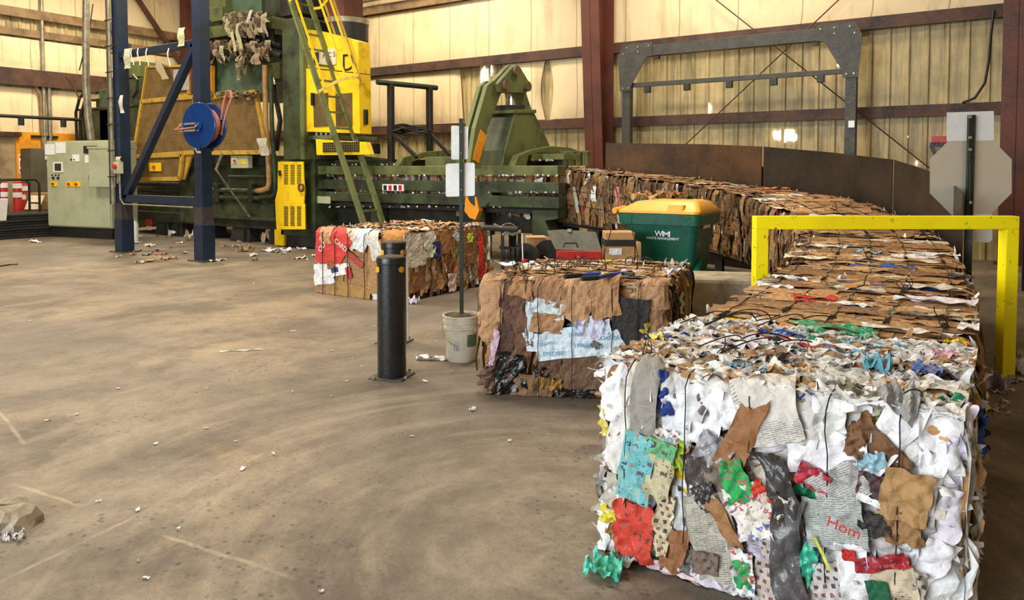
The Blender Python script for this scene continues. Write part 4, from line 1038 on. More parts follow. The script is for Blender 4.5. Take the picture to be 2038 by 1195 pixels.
def top_strips(m, b, n, r, mix, wmax=.16, z0=0.0):
    for i in range(n):
        lw = r.uniform(.12, .62) if r.rand() < .8 else r.uniform(.04, .14); ds = r.uniform(.02, wmax); s = r.uniform(0, b.L - .02); w = r.uniform(.0, b.W - lw * .8)
        k = 7; cc = np.linspace(0, 1, k)[None, :]; aa = np.linspace(0, 1, 3)[:, None]
        ph = r.rand(4) * 6.28; y = r.uniform(-.03, .03)
        edge = .012 * np.sin(cc * 5 + ph[0]) + .008 * np.sin(cc * 13 + ph[1])
        S = s + aa * ds * (.4 + .6 * np.sin(math.pi * np.clip(cc * .96 + .02, 0, 1)) ** .35) + edge + (cc - .5) * y
        Wc = w + cc * lw + 0 * aa
        O = z0 + r.uniform(0, .014) + (1 - aa) * r.uniform(-.004, .010) + .003 * np.sin(cc * 9 + ph[2]) + .003 * r.uniform(-1, 1, (3, k))
        Wc = np.clip(Wc, -.015, b.W + .015)
        over = np.clip(.03 - np.minimum(Wc, b.W - Wc), 0, .03); O = O - over * .8
        O = O - np.clip(.03 - S, 0, .04) * .7
        m.grid(b.map(S, Wc, b.H + O).reshape(-1, 3), 3, k, pick(r, mix), np.stack([Wc, S], -1).reshape(-1, 2))
def side_strips(m, b, side, n, r, mix, dark=.0):
    for i in range(n):
        hh = r.uniform(.08, .45); ds = r.uniform(.008, .06) if r.rand() < .8 else r.uniform(.06, .14); s = r.uniform(0, b.L - .01); z = r.uniform(0, b.H - hh * .75)
        k = 6; cc = np.linspace(0, 1, k)[None, :]; aa = np.linspace(0, 1, 3)[:, None]; ph = r.rand(3) * 6.28
        S = s + aa * ds * (.5 + .5 * np.sin(math.pi * np.clip(cc * .9 + .05, 0, 1)) ** .5) + .014 * np.sin(cc * 4 + ph[0]) + (cc - .5) * r.uniform(-.06, .06)
        Z = np.clip(z + cc * hh + 0 * aa, .002, b.H + .012)
        O = r.uniform(-.02, .03) + (aa - .5) * r.uniform(-.03, .03) + .006 * np.sin(cc * 7 + ph[1]) + .005 * r.uniform(-1, 1, (3, k))
        O = O - np.clip(Z - b.H + .05, 0, .06) * .5
        Wc = -O if side == 0 else b.W + O
        m.grid(b.map(S, Wc + 0 * S, Z).reshape(-1, 3), 3, k, pick(r, mix), np.stack([S, Z], -1).reshape(-1, 2))
def curls(m, b, n, r, mix, where):
    """little torn tufts sticking out"""
    for i in range(n):
        s, w, z, d = where(r); L = r.uniform(.02, .06); wd = r.uniform(.015, .045); k = 5
        tt = np.linspace(0, 1, k); dirv = np.array(d) + r.uniform(-.6, .6, 3); dirv /= np.linalg.norm(dirv); sid = np.cross(dirv, r.uniform(-1, 1, 3)); sid /= np.linalg.norm(sid) + 1e-6
        base = b.map(s, w, z); V = []
        bend = r.uniform(-1, 1, 3) * .5
        for q in tt:
            c = base + dirv * L * q + bend * L * q * q; ww = wd * (1 - .6 * q)
            V += [c - sid * ww / 2, c + sid * ww / 2]
        V = np.array(V); V[:, 2] = np.maximum(V[:, 2], .003)
        m.grid(V, k, 2, pick(r, mix))
def wires(b, t, r, ws, ends=True, knots=1.0, down=1.0, rad=.003, side_z=(), off=.03):
    for w in ws:
        m = MB(); pts = []
        if ends:
            for z in np.linspace(b.H * (1 - down), b.H - .02, 9): pts.append(b.map(-off - .006 * r.rand(), w + r.uniform(-.006, .006), z))
            pts.append(b.map(-.01, w, b.H + .015))
        ww = w
        for s in np.linspace(.02, b.L, 14):
            pts.append(b.map(s, ww + r.uniform(-.012, .012), b.H + .022 + .012 * r.rand()))
        m.tube(pts, rad, 5)
        if r.rand() < knots:     # twisted knot with loose curling tails
            s0 = r.uniform(.05, .35) * b.L
            c = b.map(s0, w, b.H + .03)
            q = [c + np.array([.012 * math.cos(a * 5), .012 * math.sin(a * 5), 0]) + (b.map(s0 + a * .02, w, b.H + .035) - b.map(s0, w, b.H + .035)) for a in np.linspace(0, 6.28, 40)]
            m.tube(q, rad * 1.1, 5)
            for _ in range(r.randint(0, 3)):
                d = np.array([r.uniform(-1, 1), r.uniform(-1, 1), r.uniform(.1, .6)]); d /= np.linalg.norm(d); Lq = r.uniform(.05, .13); e = np.cross(d, UP); R0 = r.uniform(.015, .05); tu = r.uniform(.4, 1.6)
                m.tube([c + d * Lq * a + e * R0 * math.sin(a * 6.28 * tu) + UP * R0 * (1 - math.cos(a * 6.28 * tu)) * .7 for a in np.linspace(0, 1, 16)], rad * .9, 5)
        m.build('tie_wire', WIREM, t, fix=False)
    for z in side_z:
        m = MB(); m.tube([b.map(s, -.035 + .008 * r.rand(), z + r.uniform(-.008, .008)) for s in np.linspace(0, b.L, 12)], rad * 1.4, 5); m.build('tie_wire', WIREM, t, fix=False)

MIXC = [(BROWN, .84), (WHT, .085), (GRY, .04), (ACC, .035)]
MIX_SHADE = [(BROWN_SHADE, .86), (WHT, .06), (GRY, .06), (ACC, .02)]  # shaded copy of the cardboard mix, for bale sides
MIXW = [(WHT, .60), (GRY, .14), (BROWN, .16), (ACC, .10)]
BW = 1.24
# ---- the train of bales, nearest first
TR = [(0.0, 1.02), (1.02, 1.22), (2.24, 1.25), (3.49, 1.25), (4.74, 1.25), (5.99, 1.25), (7.24, 1.2), (8.44, 1.2), (9.64, 1.2), (10.84, 1.2), (12.04, 1.2)]
LAB = ['', 'brown cardboard bale directly behind the big white paper bale, green film strip on top',
       'third cardboard bale of the train, beside the left post of the yellow gate',
       'cardboard bale passing under the yellow crossbar, with a blue sheet on top',
       'cardboard bale just beyond the yellow crossbar in the curving train',
       'cardboard bale on the bend of the train, left of the octagonal sign post',
       'cardboard bale on the bend of the train, behind the yellow crossbar left end',
       'cardboard bale directly behind the right half of the yellow lidded green bin',
       'cardboard bale behind the left half of the yellow lidded green bin',
       'raised cardboard bale left of the green bin, with white and yellow scraps on its side',
       'cardboard bale just leaving the green baler chamber, with a blue scrap on its side']
for i, (s0, L) in enumerate(TR):
    if i == 0: continue
    r = np.random.RandomState(100 + i)
    P0, _ = train_at(s0 + L / 2); H = .78 if i < 4 else .84
    if i < 4: H = float(P0[2]) - .005
    b = Bale(L - .015, BW, H, s0=s0)
    base = b.map(L / 2, BW / 2, 0)
    t = thing('cardboard_bale', LAB[i], 'bale', (base[0], base[1], max(base[2], 0)), 'train of cardboard bales curving from the baler')
    core(b, t, i)
    near = i < 6
    m = MB(); top_strips(m, b, 120 if near else 110, r, MIXC, .2)
    # a few broad flaps lying flat
    for _ in range(44 if near else 16):
        lw, ds = r.uniform(.25, .75), r.uniform(.08, .24)
        add_sheet(m, lambda u, v, o: top_map(b, np.clip(u, -.01, b.W + .01), np.clip(v, -.02, b.L), o), r.uniform(.2, b.W - .2), r.uniform(.05, b.L - .05), lw, ds, r.uniform(-.12, .12), r.uniform(.012, .026), pick(r, MIXC), r, 8, .005, .12)
    o = m.build('top_flaps', SCR, t, fix=False); o['kind'] = 'stuff'
    m = MB(); side_strips(m, b, 0, 190 if i >= 2 else 90, r, MIX_SHADE); 
    if i in (9, 10):
        for _ in range(16): add_sheet(m, lambda u, v, o: side_map(b, np.clip(u, 0, b.L), np.clip(v, .01, b.H), o), r.uniform(.1, L - .1), r.uniform(.1, b.H - .1), r.uniform(.15, .35), r.uniform(.1, .3), r.uniform(-.2, .2), .03, pick(r, [(BROWN[:4], .8), (WHT, .2)]), r, 7, .012, .15)
        for q in range(9): add_sheet(m, lambda u, v, o: side_map(b, np.clip(u, 0, b.L), np.clip(v, .01, b.H), o), r.uniform(.1, L - .1), r.uniform(.1, b.H - .1), r.uniform(.05, .1), r.uniform(.12, .3), r.uniform(-.3, .3), .045, pick(r, [(WHT, .7), (ACC[2:3], .15), (ACC[:1], .15)]), r, 6, .015, .2)
    o = m.build('side_layers', SCR, t, fix=False); o['kind'] = 'stuff'
    if i < 6:
        m = MB(); side_strips(m, b, 1, 150, r, MIXC); o = m.build('side_layers', SCR, t, fix=False); o['kind'] = 'stuff'
    m = MB(); curls(m, b, 26, r, MIXW if near else MIXC, lambda r: (r.uniform(0, b.L), r.choice([0, b.W]) if r.rand() < .5 else r.uniform(0, b.W), b.H + .0, (0, 0, 1)))
    o = m.build('torn_scraps', SCR, t, fix=False); o['kind'] = 'stuff'
    wires(b, t, r, [b.W * (k + .5) / 5 for k in range(5)], ends=False, knots=.9 if near else .3, side_z=(.28 * b.H / .8, .5 * b.H / .8) if i > 5 else ())
def top_piece(px, py, w, ds, col, z=.83, mat=None, rot=0, name='loose_sheet', crump=.008, par=None):
    """a loose sheet lying on the train at the place where that spot shows"""
    c = atZ(px, py, z); r = np.random.RandomState(int(px * 7 + py))
    best = min(np.linspace(0, 9, 361), key=lambda s: np.linalg.norm((train_at(s)[0][:2] + train_at(s)[1] * max(0, min(BW, float(np.dot(c[:2] - train_at(s)[0][:2], train_at(s)[1]))))) - c[:2]))
    P_, N = train_at(best); wv = float(np.dot(c[:2] - P_[:2], N)); k = max(j for j in range(len(TR)) if TR[j][0] <= best)
    bb = Bale(1.2, BW, float(P_[2]), s0=0.0); par = [o for o in COL.objects if o.get('label') == (LAB[k] or NEARLAB)]
    m = MB(); add_sheet(m, lambda u, v, o: bb.map(v, np.clip(u, -.02, BW + .02), bb.H + o), wv, best, w, ds, rot, .034, jit(col, r, .03), r, 10, crump, .12)
    return m.build(name, mat or SCR, par[0] if par else None, fix=False)
NEARLAB = 'big bale of white mixed paper at the right foreground, first of the long train'

# ---- near mixed-paper bale
def near_bale():
    r = np.random.RandomState(5); L = 1.0; b = Bale(L, BW, .77, s0=0.0)
    t = thing('mixed_paper_bale', NEARLAB, 'bale', (b.map(0, .6, 0)[0], 2.8, 0), 'train of cardboard bales curving from the baler')
    core(b, t, 0, .05)
    fm = lambda u, v, o: front_map(b, u, np.maximum(v, .004), o)
    # under layers
    m = MB()
    for _ in range(150):
        add_sheet(m, fm, r.uniform(0, BW), r.uniform(.02, .86), r.uniform(.08, .26), r.uniform(.10, .34), r.uniform(-.6, .6), r.uniform(-.035, .02), pick(r, MIXW), r, 9, .022, .12)
    o = m.build('paper_scraps', SCR, t, fix=False); o['kind'] = 'stuff'
    # right side, torn vertical layers
    m = MB(); side_strips(m, b, 1, 420, r, [(WHT, .5), (BROWN, .26), (GRY, .12), (ACC, .12)])
    for _ in range(50): add_sheet(m, lambda u, v, o: side_map(b, np.clip(u, -.02, L), np.clip(v, .01, b.H), o, 1), r.uniform(0, L), r.uniform(.1, .7), r.uniform(.03, .08), r.uniform(.15, .4), r.uniform(-.15, .15), r.uniform(.0, .05), pick(r, MIXW), r, 7, .02, .2)
    o = m.build('side_layers', SCR, t, fix=False); o['kind'] = 'stuff'
    m = MB(); side_strips(m, b, 0, 200, r, MIXW); o = m.build('side_layers', SCR, t, fix=False); o['kind'] = 'stuff'
    # top, small crumpled scraps
    m = MB(); top_strips(m, b, 160, r, MIXW, .14)
    for _ in range(260):
        add_sheet(m, lambda u, v, o: top_map(b, np.clip(u, -.02, BW + .02), np.clip(v, -.02, L + .03), o), r.uniform(0, BW), r.uniform(0, L), r.uniform(.08, .34), r.uniform(.03, .12), r.uniform(-.4, .4), r.uniform(.01, .03), pick(r, [(WHT, .70), (GRY, .07), (BROWN, .16), (ACC, .07)]), r, 9, .014, .2)
    o = m.build('top_scraps', SCR, t, fix=False); o['kind'] = 'stuff'
    m = MB(); curls(m, b, 110, r, [(WHT, .75), (BROWN, .1), (ACC, .15)], lambda r: [(r.uniform(0, L), r.uniform(0, BW), b.H, (0, 0, 1)), (-.02, r.uniform(0, BW), r.uniform(0, .8), (0, -1, 0)), (r.uniform(0, L), BW, r.uniform(0, .8), (1, 0, 0)), (0, 0, r.uniform(0, .8), (-.6, -.6, 0))][r.choice(4, p=[.3, .1, .4, .2])])
    o = m.build('torn_scraps', SCR, t, fix=False); o['kind'] = 'stuff'
    # individual sheets on the front, placed where they show; z-crop coordinates of the photo
    Yf = 2.72
    def S(zx, zy, w, h, rot, col, mat=SCR, name='paper_sheet', base=.03, crump=.013, torn=.06, n=19, curve=0.0, label=None):
        px, py = 1150 + .4644 * zx, 640 + .4644 * zy
        p = atY(px, py, Yf); D = float((p - EYE) @ FW); k = .4644 * D / FPX
        u = p[0] + 1.38; v = p[2]
        if p[2] > b.H - .03:      # on the rounded top edge or the top: unroll
            q = atZ(px, py, b.H); v = b.H - .05 + .0785 + max(0, q[1] - 2.73 - .05); u = q[0] + 1.38; D = float((q - EYE) @ FW); k = .4644 * D / FPX
        m = MB(); add_sheet(m, fm, u, v, w * k * 1.12, h * k * 1.04, -math.radians(rot), base, col, r, n, crump, torn, curve)
        o = m.build(name, mat, t, fix=False, smooth='all' if crump < .02 else False)
        if label: o['label'] = label
        return u, v
    Wc, Oc, Lc = srgb(240, 240, 244), srgb(226, 224, 218), srgb(206, 204, 200)
    K = [(150, 310, 150, 230, 10, Wc), (195, 500, 110, 280, 0, Oc), (250, 300, 110, 260, 5, srgb(214, 208, 196)), (520, 400, 190, 260, 8, Wc), (600, 265, 280, 130, 5, Oc), (640, 370, 120, 170, -30, Wc),
         (400, 290, 90, 130, 0, Lc), (430, 420, 120, 220, 0, srgb(226, 230, 236)), (1060, 560, 300, 190, -4, Wc), (1110, 380, 210, 150, -5, Wc), (980, 430, 120, 200, 10, Lc), (1350, 480, 130, 400, 35, Wc), (1380, 320, 170, 190, 20, srgb(232, 228, 222)),
         (1000, 280, 190, 90, -8, srgb(200, 206, 214)), (880, 230, 150, 90, 12, Oc), (1240, 310, 100, 150, 30, srgb(222, 208, 196)), (1310, 940, 190, 150, 10, srgb(196, 188, 186)), (1430, 960, 60, 130, 10, srgb(226, 238, 246)),
         (440, 880, 60, 320, 3, srgb(216, 220, 220)), (430, 1085, 230, 55, 8, srgb(228, 200, 206)), (600, 1115, 220, 60, 12, srgb(214, 208, 218)), (120, 900, 55, 190, 5, Wc), (1500, 1040, 90, 260, 25, Wc), (1560, 880, 70, 330, 12, srgb(232, 228, 240)),
         (170, 740, 80, 160, 10, srgb(190, 184, 170)), (600, 700, 110, 200, 0, srgb(128, 116, 102)), (940, 1120, 160, 180, 0, Lc), (1540, 520, 110, 280, 0, Wc), (1500, 700, 80, 300, 8, Wc), (1600, 640, 60, 300, 0, srgb(220, 216, 238)), (1650, 480, 50, 260, 0, srgb(226, 222, 236))]
    for k in K: S(*k[:5], k[5])
    S(300, 345, 105, 330, 3, srgb(150, 146, 138), name='grey_newsprint_strip', crump=.008, base=.048)
    S(120, 430, 45, 120, -10, srgb(206, 192, 90), SFILM, 'plastic_bag')
    S(170, 825, 90, 70, 0, srgb(210, 196, 50), SFILM, 'plastic_bag', base=.04)
    S(375, 320, 60, 140, -15, srgb(30, 56, 130), name='blue_sheet', base=.036)
    S(400, 500, 90, 90, 0, srgb(240, 238, 230), STOY, 'printed_sheet', base=.04)
    S(440, 560, 60, 130, -8, srgb(170, 205, 60), STOY, 'printed_sheet', base=.042)
    S(270, 620, 130, 290, 8, srgb(110, 190, 196), SCOUP, 'coupon_page', base=.055, crump=.009, torn=.05, label='teal coupon page')
    S(370, 620, 110, 260, 8, srgb(196, 188, 150), SCOUP, 'coupon_page', base=.050, crump=.009, torn=.05)
    S(375, 530, 120, 70, 12, srgb(96, 180, 120), SCOUP, 'coupon_page', base=.060, crump=.006, torn=.05)
    S(255, 880, 170, 250, 4, srgb(206, 62, 44), SRED, 'coupon_page', base=.056, crump=.014, torn=.10, label='red coupon page')
    S(380, 860, 70, 260, 10, srgb(206, 196, 160), SPROD, 'coupon_page', base=.048, torn=.08)
    S(830, 400, 220, 250, -22, srgb(214, 210, 202), STEXT, 'printed_paper', base=.05, crump=.006, torn=.06)
    S(712, 480, 110, 290, 18, srgb(150, 104, 62), name='cardboard_piece', base=.058, crump=.006, torn=.16)
    S(600, 540, 150, 130, 20, srgb(176, 176, 182), SFILM, 'clear_film', base=.05, crump=.02)
    S(530, 690, 110, 260, -10, srgb(84, 78, 72), SFILM, 'grey_film', base=.036)
    S(560, 740, 90, 110, -30, srgb(60, 60, 62), SFILM, 'black_film', base=.05, label='black plastic film')
    S(600, 920, 200, 360, -14, srgb(186, 182, 168), SNEWS, 'newspaper_page', base=.045, crump=.008, torn=.06)
    S(560, 1020, 110, 90, -6, srgb(120, 104, 88), SPROD, 'newspaper_page', base=.058, crump=.006)
    S(640, 850, 60, 240, -32, srgb(160, 116, 72), name='cardboard_piece', base=.056, torn=.12, crump=.006)
    S(415, 960, 110, 190, 10, srgb(146, 98, 60), name='cardboard_piece', base=.045, torn=.12, crump=.006)
    S(690, 660, 110, 170, -22, srgb(40, 168, 84), STOY, 'toy_flyer', base=.065, crump=.014, torn=.10, label='green toy flyer')
    S(740, 800, 140, 220, -20, srgb(238, 232, 224), STOY, 'toy_flyer', base=.060, crump=.014, torn=.08)
    S(815, 770, 130, 150, 15, srgb(226, 220, 206), STOY, 'toy_flyer', base=.068, crump=.012, torn=.12)
    S(820, 705, 100, 60, 15, srgb(206, 70, 44), name='red_sheet', base=.074)
    S(830, 900, 130, 200, 12, srgb(204, 196, 220), STEXT, 'printed_paper', base=.055)
    S(725, 1050, 90, 190, -6, srgb(232, 236, 232), STOY, 'printed_paper', base=.064)
    S(722, 1060, 60, 110, -6, srgb(50, 160, 90), STOY, 'printed_paper', base=.070, crump=.008)
    S(850, 1060, 150, 280, 6, srgb(196, 186, 176), SPROD, 'newspaper_page', base=.05, crump=.008)
    S(880, 690, 110, 300, -22, srgb(70, 68, 68), SFILM, 'black_film', base=.07, crump=.016, torn=.16, curve=-.1)
    S(905, 960, 110, 420, -4, srgb(92, 90, 92), SFILM, 'black_film', base=.075, crump=.016, torn=.12, curve=.08, label='long grey black plastic strip')
    S(1020, 660, 130, 90, 18, srgb(186, 52, 66), STOY, 'printed_sheet', base=.05)
    S(1130, 690, 220, 160, -35, srgb(190, 190, 188), SNEWS, 'newspaper_page', base=.052, crump=.01)
    S(1110, 850, 210, 230, -10, srgb(188, 196, 192), SNEWS, 'newspaper_page', base=.058, crump=.008, torn=.06)
    S(1270, 590, 110, 70, -20, srgb(150, 190, 206), SFILM, 'blue_film', base=.05)
    S(1300, 520, 280, 100, 42, srgb(120, 84, 54), name='cardboard_piece', base=.036, torn=.12)
    S(1200, 500, 70, 130, 10, srgb(124, 90, 60), name='cardboard_piece', base=.044)
    S(1268, 705, 110, 140, 10, srgb(52, 44, 46), SMAG, 'magazine_page', base=.056, crump=.008, torn=.06)
    S(1265, 750, 100, 30, 14, Wc, name='magazine_page', base=.062, crump=.004, torn=.05)
    S(1410, 730, 170, 240, 8, srgb(178, 140, 92), name='paper_bag', base=.066, crump=.012, torn=.08, label='brown paper bag')
    S(1400, 870, 130, 140, -10, srgb(156, 118, 76), name='paper_bag', base=.056, crump=.016)
    S(1275, 860, 110, 100, -12, srgb(56, 52, 52), SNEWS, 'newspaper_page', base=.055)
    S(1190, 1050, 110, 240, -8, Wc, name='paper_sheet', base=.06, crump=.01)
    S(1172, 975, 50, 45, -8, srgb(190, 36, 40), name='red_label', base=.070, crump=.003, torn=.04)
    S(1310, 1010, 200, 60, -24, srgb(156, 34, 40), STOY, 'red_label', base=.068, crump=.008, torn=.05)
    S(1000, 1000, 60, 150, 20, srgb(50, 178, 146), SFILM, 'teal_film', base=.062, torn=.2)
    S(1080, 1100, 150, 170, -18, srgb(200, 198, 196), SPROD, 'newspaper_page', base=.052, crump=.006)
    S(1060, 960, 14, 150, -28, srgb(206, 216, 110), name='yellow_strip', base=.075, crump=.004)
    S(1360, 1110, 160, 150, -12, srgb(204, 190, 160), STEXT, 'carton_label', base=.058, crump=.006)
    S(1300, 1140, 80, 110, -14, srgb(20, 96, 62), name='green_label', base=.068, crump=.004, torn=.05)
    S(1440, 1120, 90, 150, 6, srgb(180, 172, 160), SPROD, 'printed_paper', base=.05)
    S(1180, 370, 200, 60, 15, srgb(120, 116, 96), name='cardboard_piece', base=.04)
    S(1390, 380, 150, 130, 25, srgb(150, 150, 150), SFILM, 'clear_film', base=.055, crump=.024)
    S(1500, 260, 110, 110, 0, srgb(90, 120, 186), STOY, 'printed_sheet', base=.045)
    S(1580, 190, 80, 110, 0, srgb(216, 170, 190), name='pink_sheet', base=.04)
    S(1285, 240, 90, 110, 0, srgb(96, 170, 186), STOY, 'printed_sheet', base=.05, crump=.03)
    S(700, 175, 190, 60, 0, srgb(170, 128, 84), name='cardboard_piece', base=.03); S(480, 110, 200, 50, -10, srgb(208, 180, 150), base=.03)
    S(300, 100, 170, 40, 25, srgb(226, 208, 96), SFILM, 'plastic_bag', base=.05)
    # lettering
    def T(s, zx, zy, hz, rot, mat, base=.085, wz=None):
        px, py = 1150 + .4644 * zx, 640 + .4644 * zy; p = atY(px, py, Yf - base); D = float((p - EYE) @ FW); k = .4644 * D / FPX; a = math.radians(rot)
        text(s, mat, t, p, (math.cos(a), 0, -math.sin(a)), (math.sin(a), 0, math.cos(a)), hz * k, width=None if wz is None else wz * k)
    T('Hom', 1140, 885, 48, 12, REDI, .088); T('EST TOYS', 735, 760, 26, -35, REDI, .10); T('so', 385, 508, 26, 0, BLUEI, .07)
    # bright ties down the front
    for w_, z0 in ((.17, .2), (.33, .1), (.60, .05), (.9, .05), (1.08, .1)):
        pass
    wires(b, t, r, [.12, .36, .60, .86, 1.08], ends=True, knots=1, down=.8, rad=.0024, off=.052)
    m = MB()
    for k in range(7):
        s0, w0 = r.uniform(.2, .9), r.uniform(.15, .7); c = b.map(s0, w0, b.H + .03)
        ph = r.rand() * 6; m.tube([c + np.array([.26 * a - .1 + .03 * math.sin(a * 9 + ph), .26 * a + .03 * math.cos(a * 8 + ph), .02 + .035 * math.sin(a * 3) + .012 * math.sin(a * 11 + ph)]) for a in np.linspace(0, 1, 30)], .003, 5)
    o = m.build('loose_wire', WIREM, t, fix=False); o['kind'] = 'stuff'
near_bale()
GRN = srgb(40, 150, 110)
for a in ((1640, 655, .42, .10, GRN, .80, SFILM), (1670, 668, .30, .06, GRN, .80, SFILM), (1705, 672, .07, .06, srgb(40, 170, 140), .80), (1625, 597, .22, .07, srgb(206, 50, 36), .80), (1600, 604, .12, .05, srgb(206, 50, 36), .8),
          (1755, 530, .40, .09, srgb(40, 80, 150), .84), (1725, 508, .2, .08, srgb(130, 170, 190), .85), (1880, 605, .36, .16, srgb(232, 228, 240), .80), (1920, 555, .16, .10, srgb(42, 42, 70), .82), (1830, 602, .25, .08, srgb(226, 222, 232), .80),
          (1600, 515, .35, .10, srgb(232, 222, 196), .84), (1640, 497, .36, .08, srgb(214, 208, 200), .86), (1545, 575, .22, .06, WHT[0], .8), (1575, 560, .2, .05, WHT[0], .8), (1700, 580, .35, .07, srgb(190, 186, 180), .8), (1790, 522, .5, .06, srgb(206, 196, 176), .84),
          (1890, 518, .45, .05, srgb(226, 222, 236), .84), (1900, 688, .08, .05, srgb(236, 210, 30), .79), (1510, 645, .12, .16, WHT[0], .80), (1700, 612, .22, .06, WHT[0], .8), (1860, 572, .3, .12, srgb(206, 196, 184), .82), (1835, 632, .35, .06, srgb(120, 112, 100), .8),
          (1640, 458, .3, .12, srgb(220, 214, 206), .9), (1870, 462, .35, .14, srgb(206, 196, 150), .9), (1700, 462, .16, .12, srgb(196, 200, 204), .9), (1790, 660, .4, .06, WHT[1], .8), (1940, 660, .12, .16, WHT[0], .79), (1545, 395, .5, .12, srgb(206, 96, 66), 1.15), (1925, 640, .30, .05, srgb(200, 186, 160), .8)):
    top_piece(*a[:6], mat=a[6] if len(a) > 6 else None)

# ---- bale A, left of the bollards
def bale_a():
    r = np.random.RandomState(21); X0_, Y0_ = -7.36, 6.5
    b = Bale(1.75, 1.44, .79, frame=(np.array([X0_, Y0_, 0]), np.array([0, 1.0, 0]), np.array([1.0, 0, 0])))
    t = thing('cardboard_bale', 'cardboard bale behind the two black bollards, red and white cartons on its left end', 'bale', (X0_ + .7, Y0_ + .85, 0), 'single bales standing on the floor')
    core(b, t, 1)
    fm = lambda u, v, o: front_map(b, u, np.maximum(v, .004), o)
    m = MB(); top_strips(m, b, 200, r, [(BROWN, .76), (WHT, .12), (GRY, .1), (ACC, .02)], .2)
    for _ in range(80): add_sheet(m, lambda u, v, o: top_map(b, np.clip(u, -.01, b.W + .01), np.clip(v, -.02, b.L), o), r.uniform(0, b.W), r.uniform(0, b.L), r.uniform(.1, .35), r.uniform(.06, .18), r.uniform(-.5, .5), r.uniform(.01, .04), pick(r, [(BROWN, .70), (WHT, .16), (GRY, .14)]), r, 8, .014, .15)
    o = m.build('top_flaps', SCR, t, fix=False); o['kind'] = 'stuff'
    m = MB(); side_strips(m, b, 1, 480, r, [(BROWN, .74), (WHT, .14), (GRY, .08), (ACC, .04)]); o = m.build('side_layers', SCR, t, fix=False); o['kind'] = 'stuff'
    m = MB()
    for _ in range(46): add_sheet(m, fm, r.uniform(0, b.W), r.uniform(0, .8), r.uniform(.15, .4), r.uniform(.15, .4), r.uniform(-.4, .4), r.uniform(-.02, .012), pick(r, [(BROWN, .85), (WHT, .15)]), r, 8, .01, .12)
    o = m.build('end_flaps', SCR, t, fix=False); o['kind'] = 'stuff'
    m = MB(); curls(m, b, 60, r, [(BROWN, .5), (WHT, .5)], lambda r: (r.uniform(0, b.L), r.uniform(0, b.W), b.H + .01, (0, 0, 1))); o = m.build('torn_scraps', SCR, t, fix=False); o['kind'] = 'stuff'
    def S(px, py, w, h, rot, col, name='cardboard_piece', mat=SCR, base=.03, face='f', crump=.008, torn=.1):
        if face == 'f':
            p = atY(px, py, Y0_); u, v = p[0] - X0_, p[2]; mf = fm; kx = 1 / .92
        else:
            p = atX(px, py, X0_ + b.W); u, v = p[1] - Y0_, p[2]; mf = lambda u, v, o: side_map(b, np.clip(u, 0, b.L), np.clip(v, .01, b.H + .01), o, 1); kx = 1.9
        D = float((p - EYE) @ FW); k = D / FPX
        m = MB(); add_sheet(m, mf, u, min(v, .85), w * k * kx, h * k, -math.radians(rot), base, col, r, 10, crump, torn); return m.build(name, mat, t, fix=False)
    S(660, 555, 70, 80, 0, srgb(176, 138, 94)); S(700, 555, 90, 90, 0, srgb(170, 132, 88), base=.026); S(770, 530, 90, 110, 5, srgb(178, 138, 92)); S(700, 590, 110, 50, 3, srgb(176, 140, 80), base=.034)
    S(652, 487, 46, 66, 0, srgb(206, 66, 66), 'printed_carton', base=.045, crump=.006); S(676, 492, 50, 76, 35, srgb(216, 70, 62), 'printed_carton', base=.05, crump=.005, torn=.05)
    S(655, 470, 30, 28, 0, srgb(196, 150, 112), base=.056); S(700, 470, 40, 50, 20, srgb(214, 190, 170), base=.04)
    S(650, 545, 52, 38, -10, WHT[0], 'paper_sheet', base=.045); S(680, 537, 60, 22, -12, WHT[0], 'paper_sheet', base=.052); S(673, 537, 18, 9, -15, srgb(40, 60, 120), 'blue_label', base=.06, crump=.002, torn=.03); S(700, 541, 14, 22, -15, srgb(190, 60, 70), 'red_label', base=.06, crump=.002)
    S(664, 527, 18, 16, 20, srgb(150, 100, 60), base=.056)
    S(725, 470, 34, 56, 10, srgb(226, 232, 236), 'paper_sheet', base=.045); S(748, 485, 34, 60, -20, srgb(218, 216, 206), 'paper_sheet', base=.04); S(780, 468, 46, 34, 8, srgb(186, 130, 66), base=.05)
    S(707, 513, 58, 14, 28, srgb(176, 74, 64), 'red_band', base=.045, crump=.003, torn=.04)
    S(818, 490, 40, 84, 0, srgb(228, 222, 214), 'printed_sheet', STEXT, .045, 's'); S(850, 478, 18, 44, 8, srgb(240, 240, 236), 'paper_sheet', base=.045, face='s'); S(852, 500, 16, 22, 0, srgb(210, 220, 190), base=.05, face='s'); S(864, 500, 14, 34, 0, srgb(44, 44, 120), 'blue_sheet', base=.05, face='s')
    S(952, 495, 9, 70, -2, srgb(226, 60, 44), 'red_strap', base=.05, face='s', crump=.004); S(953, 540, 12, 26, 0, srgb(190, 40, 40), 'red_strap', base=.05, face='s'); S(904, 470, 13, 16, 30, srgb(206, 214, 226), 'paper_sheet', base=.05, face='s')
    S(880, 480, 40, 60, 0, srgb(172, 126, 78), base=.03, face='s'); S(920, 490, 50, 70, 0, srgb(148, 112, 74), base=.03, face='s'); S(930, 475, 10, 18, 0, srgb(210, 220, 90), 'yellow_scrap', base=.045, face='s')
    S(775, 540, 40, 80, 0, srgb(168, 130, 90), base=.036, face='f'); S(830, 550, 40, 60, 0, srgb(160, 118, 78), base=.02, face='s'); S(895, 560, 14, 40, 0, srgb(220, 200, 190), base=.045, face='s')
    p = atY(678, 488, Y0_ - .07); text('CARD', WHITEI, t, p, (.86, 0, -.5), (.5, 0, .86), .06)
    p = atY(640, 492, Y0_ - .07); text('OU', WHITEI, t, p, (.7, 0, .7), (-.7, 0, .7), .065)
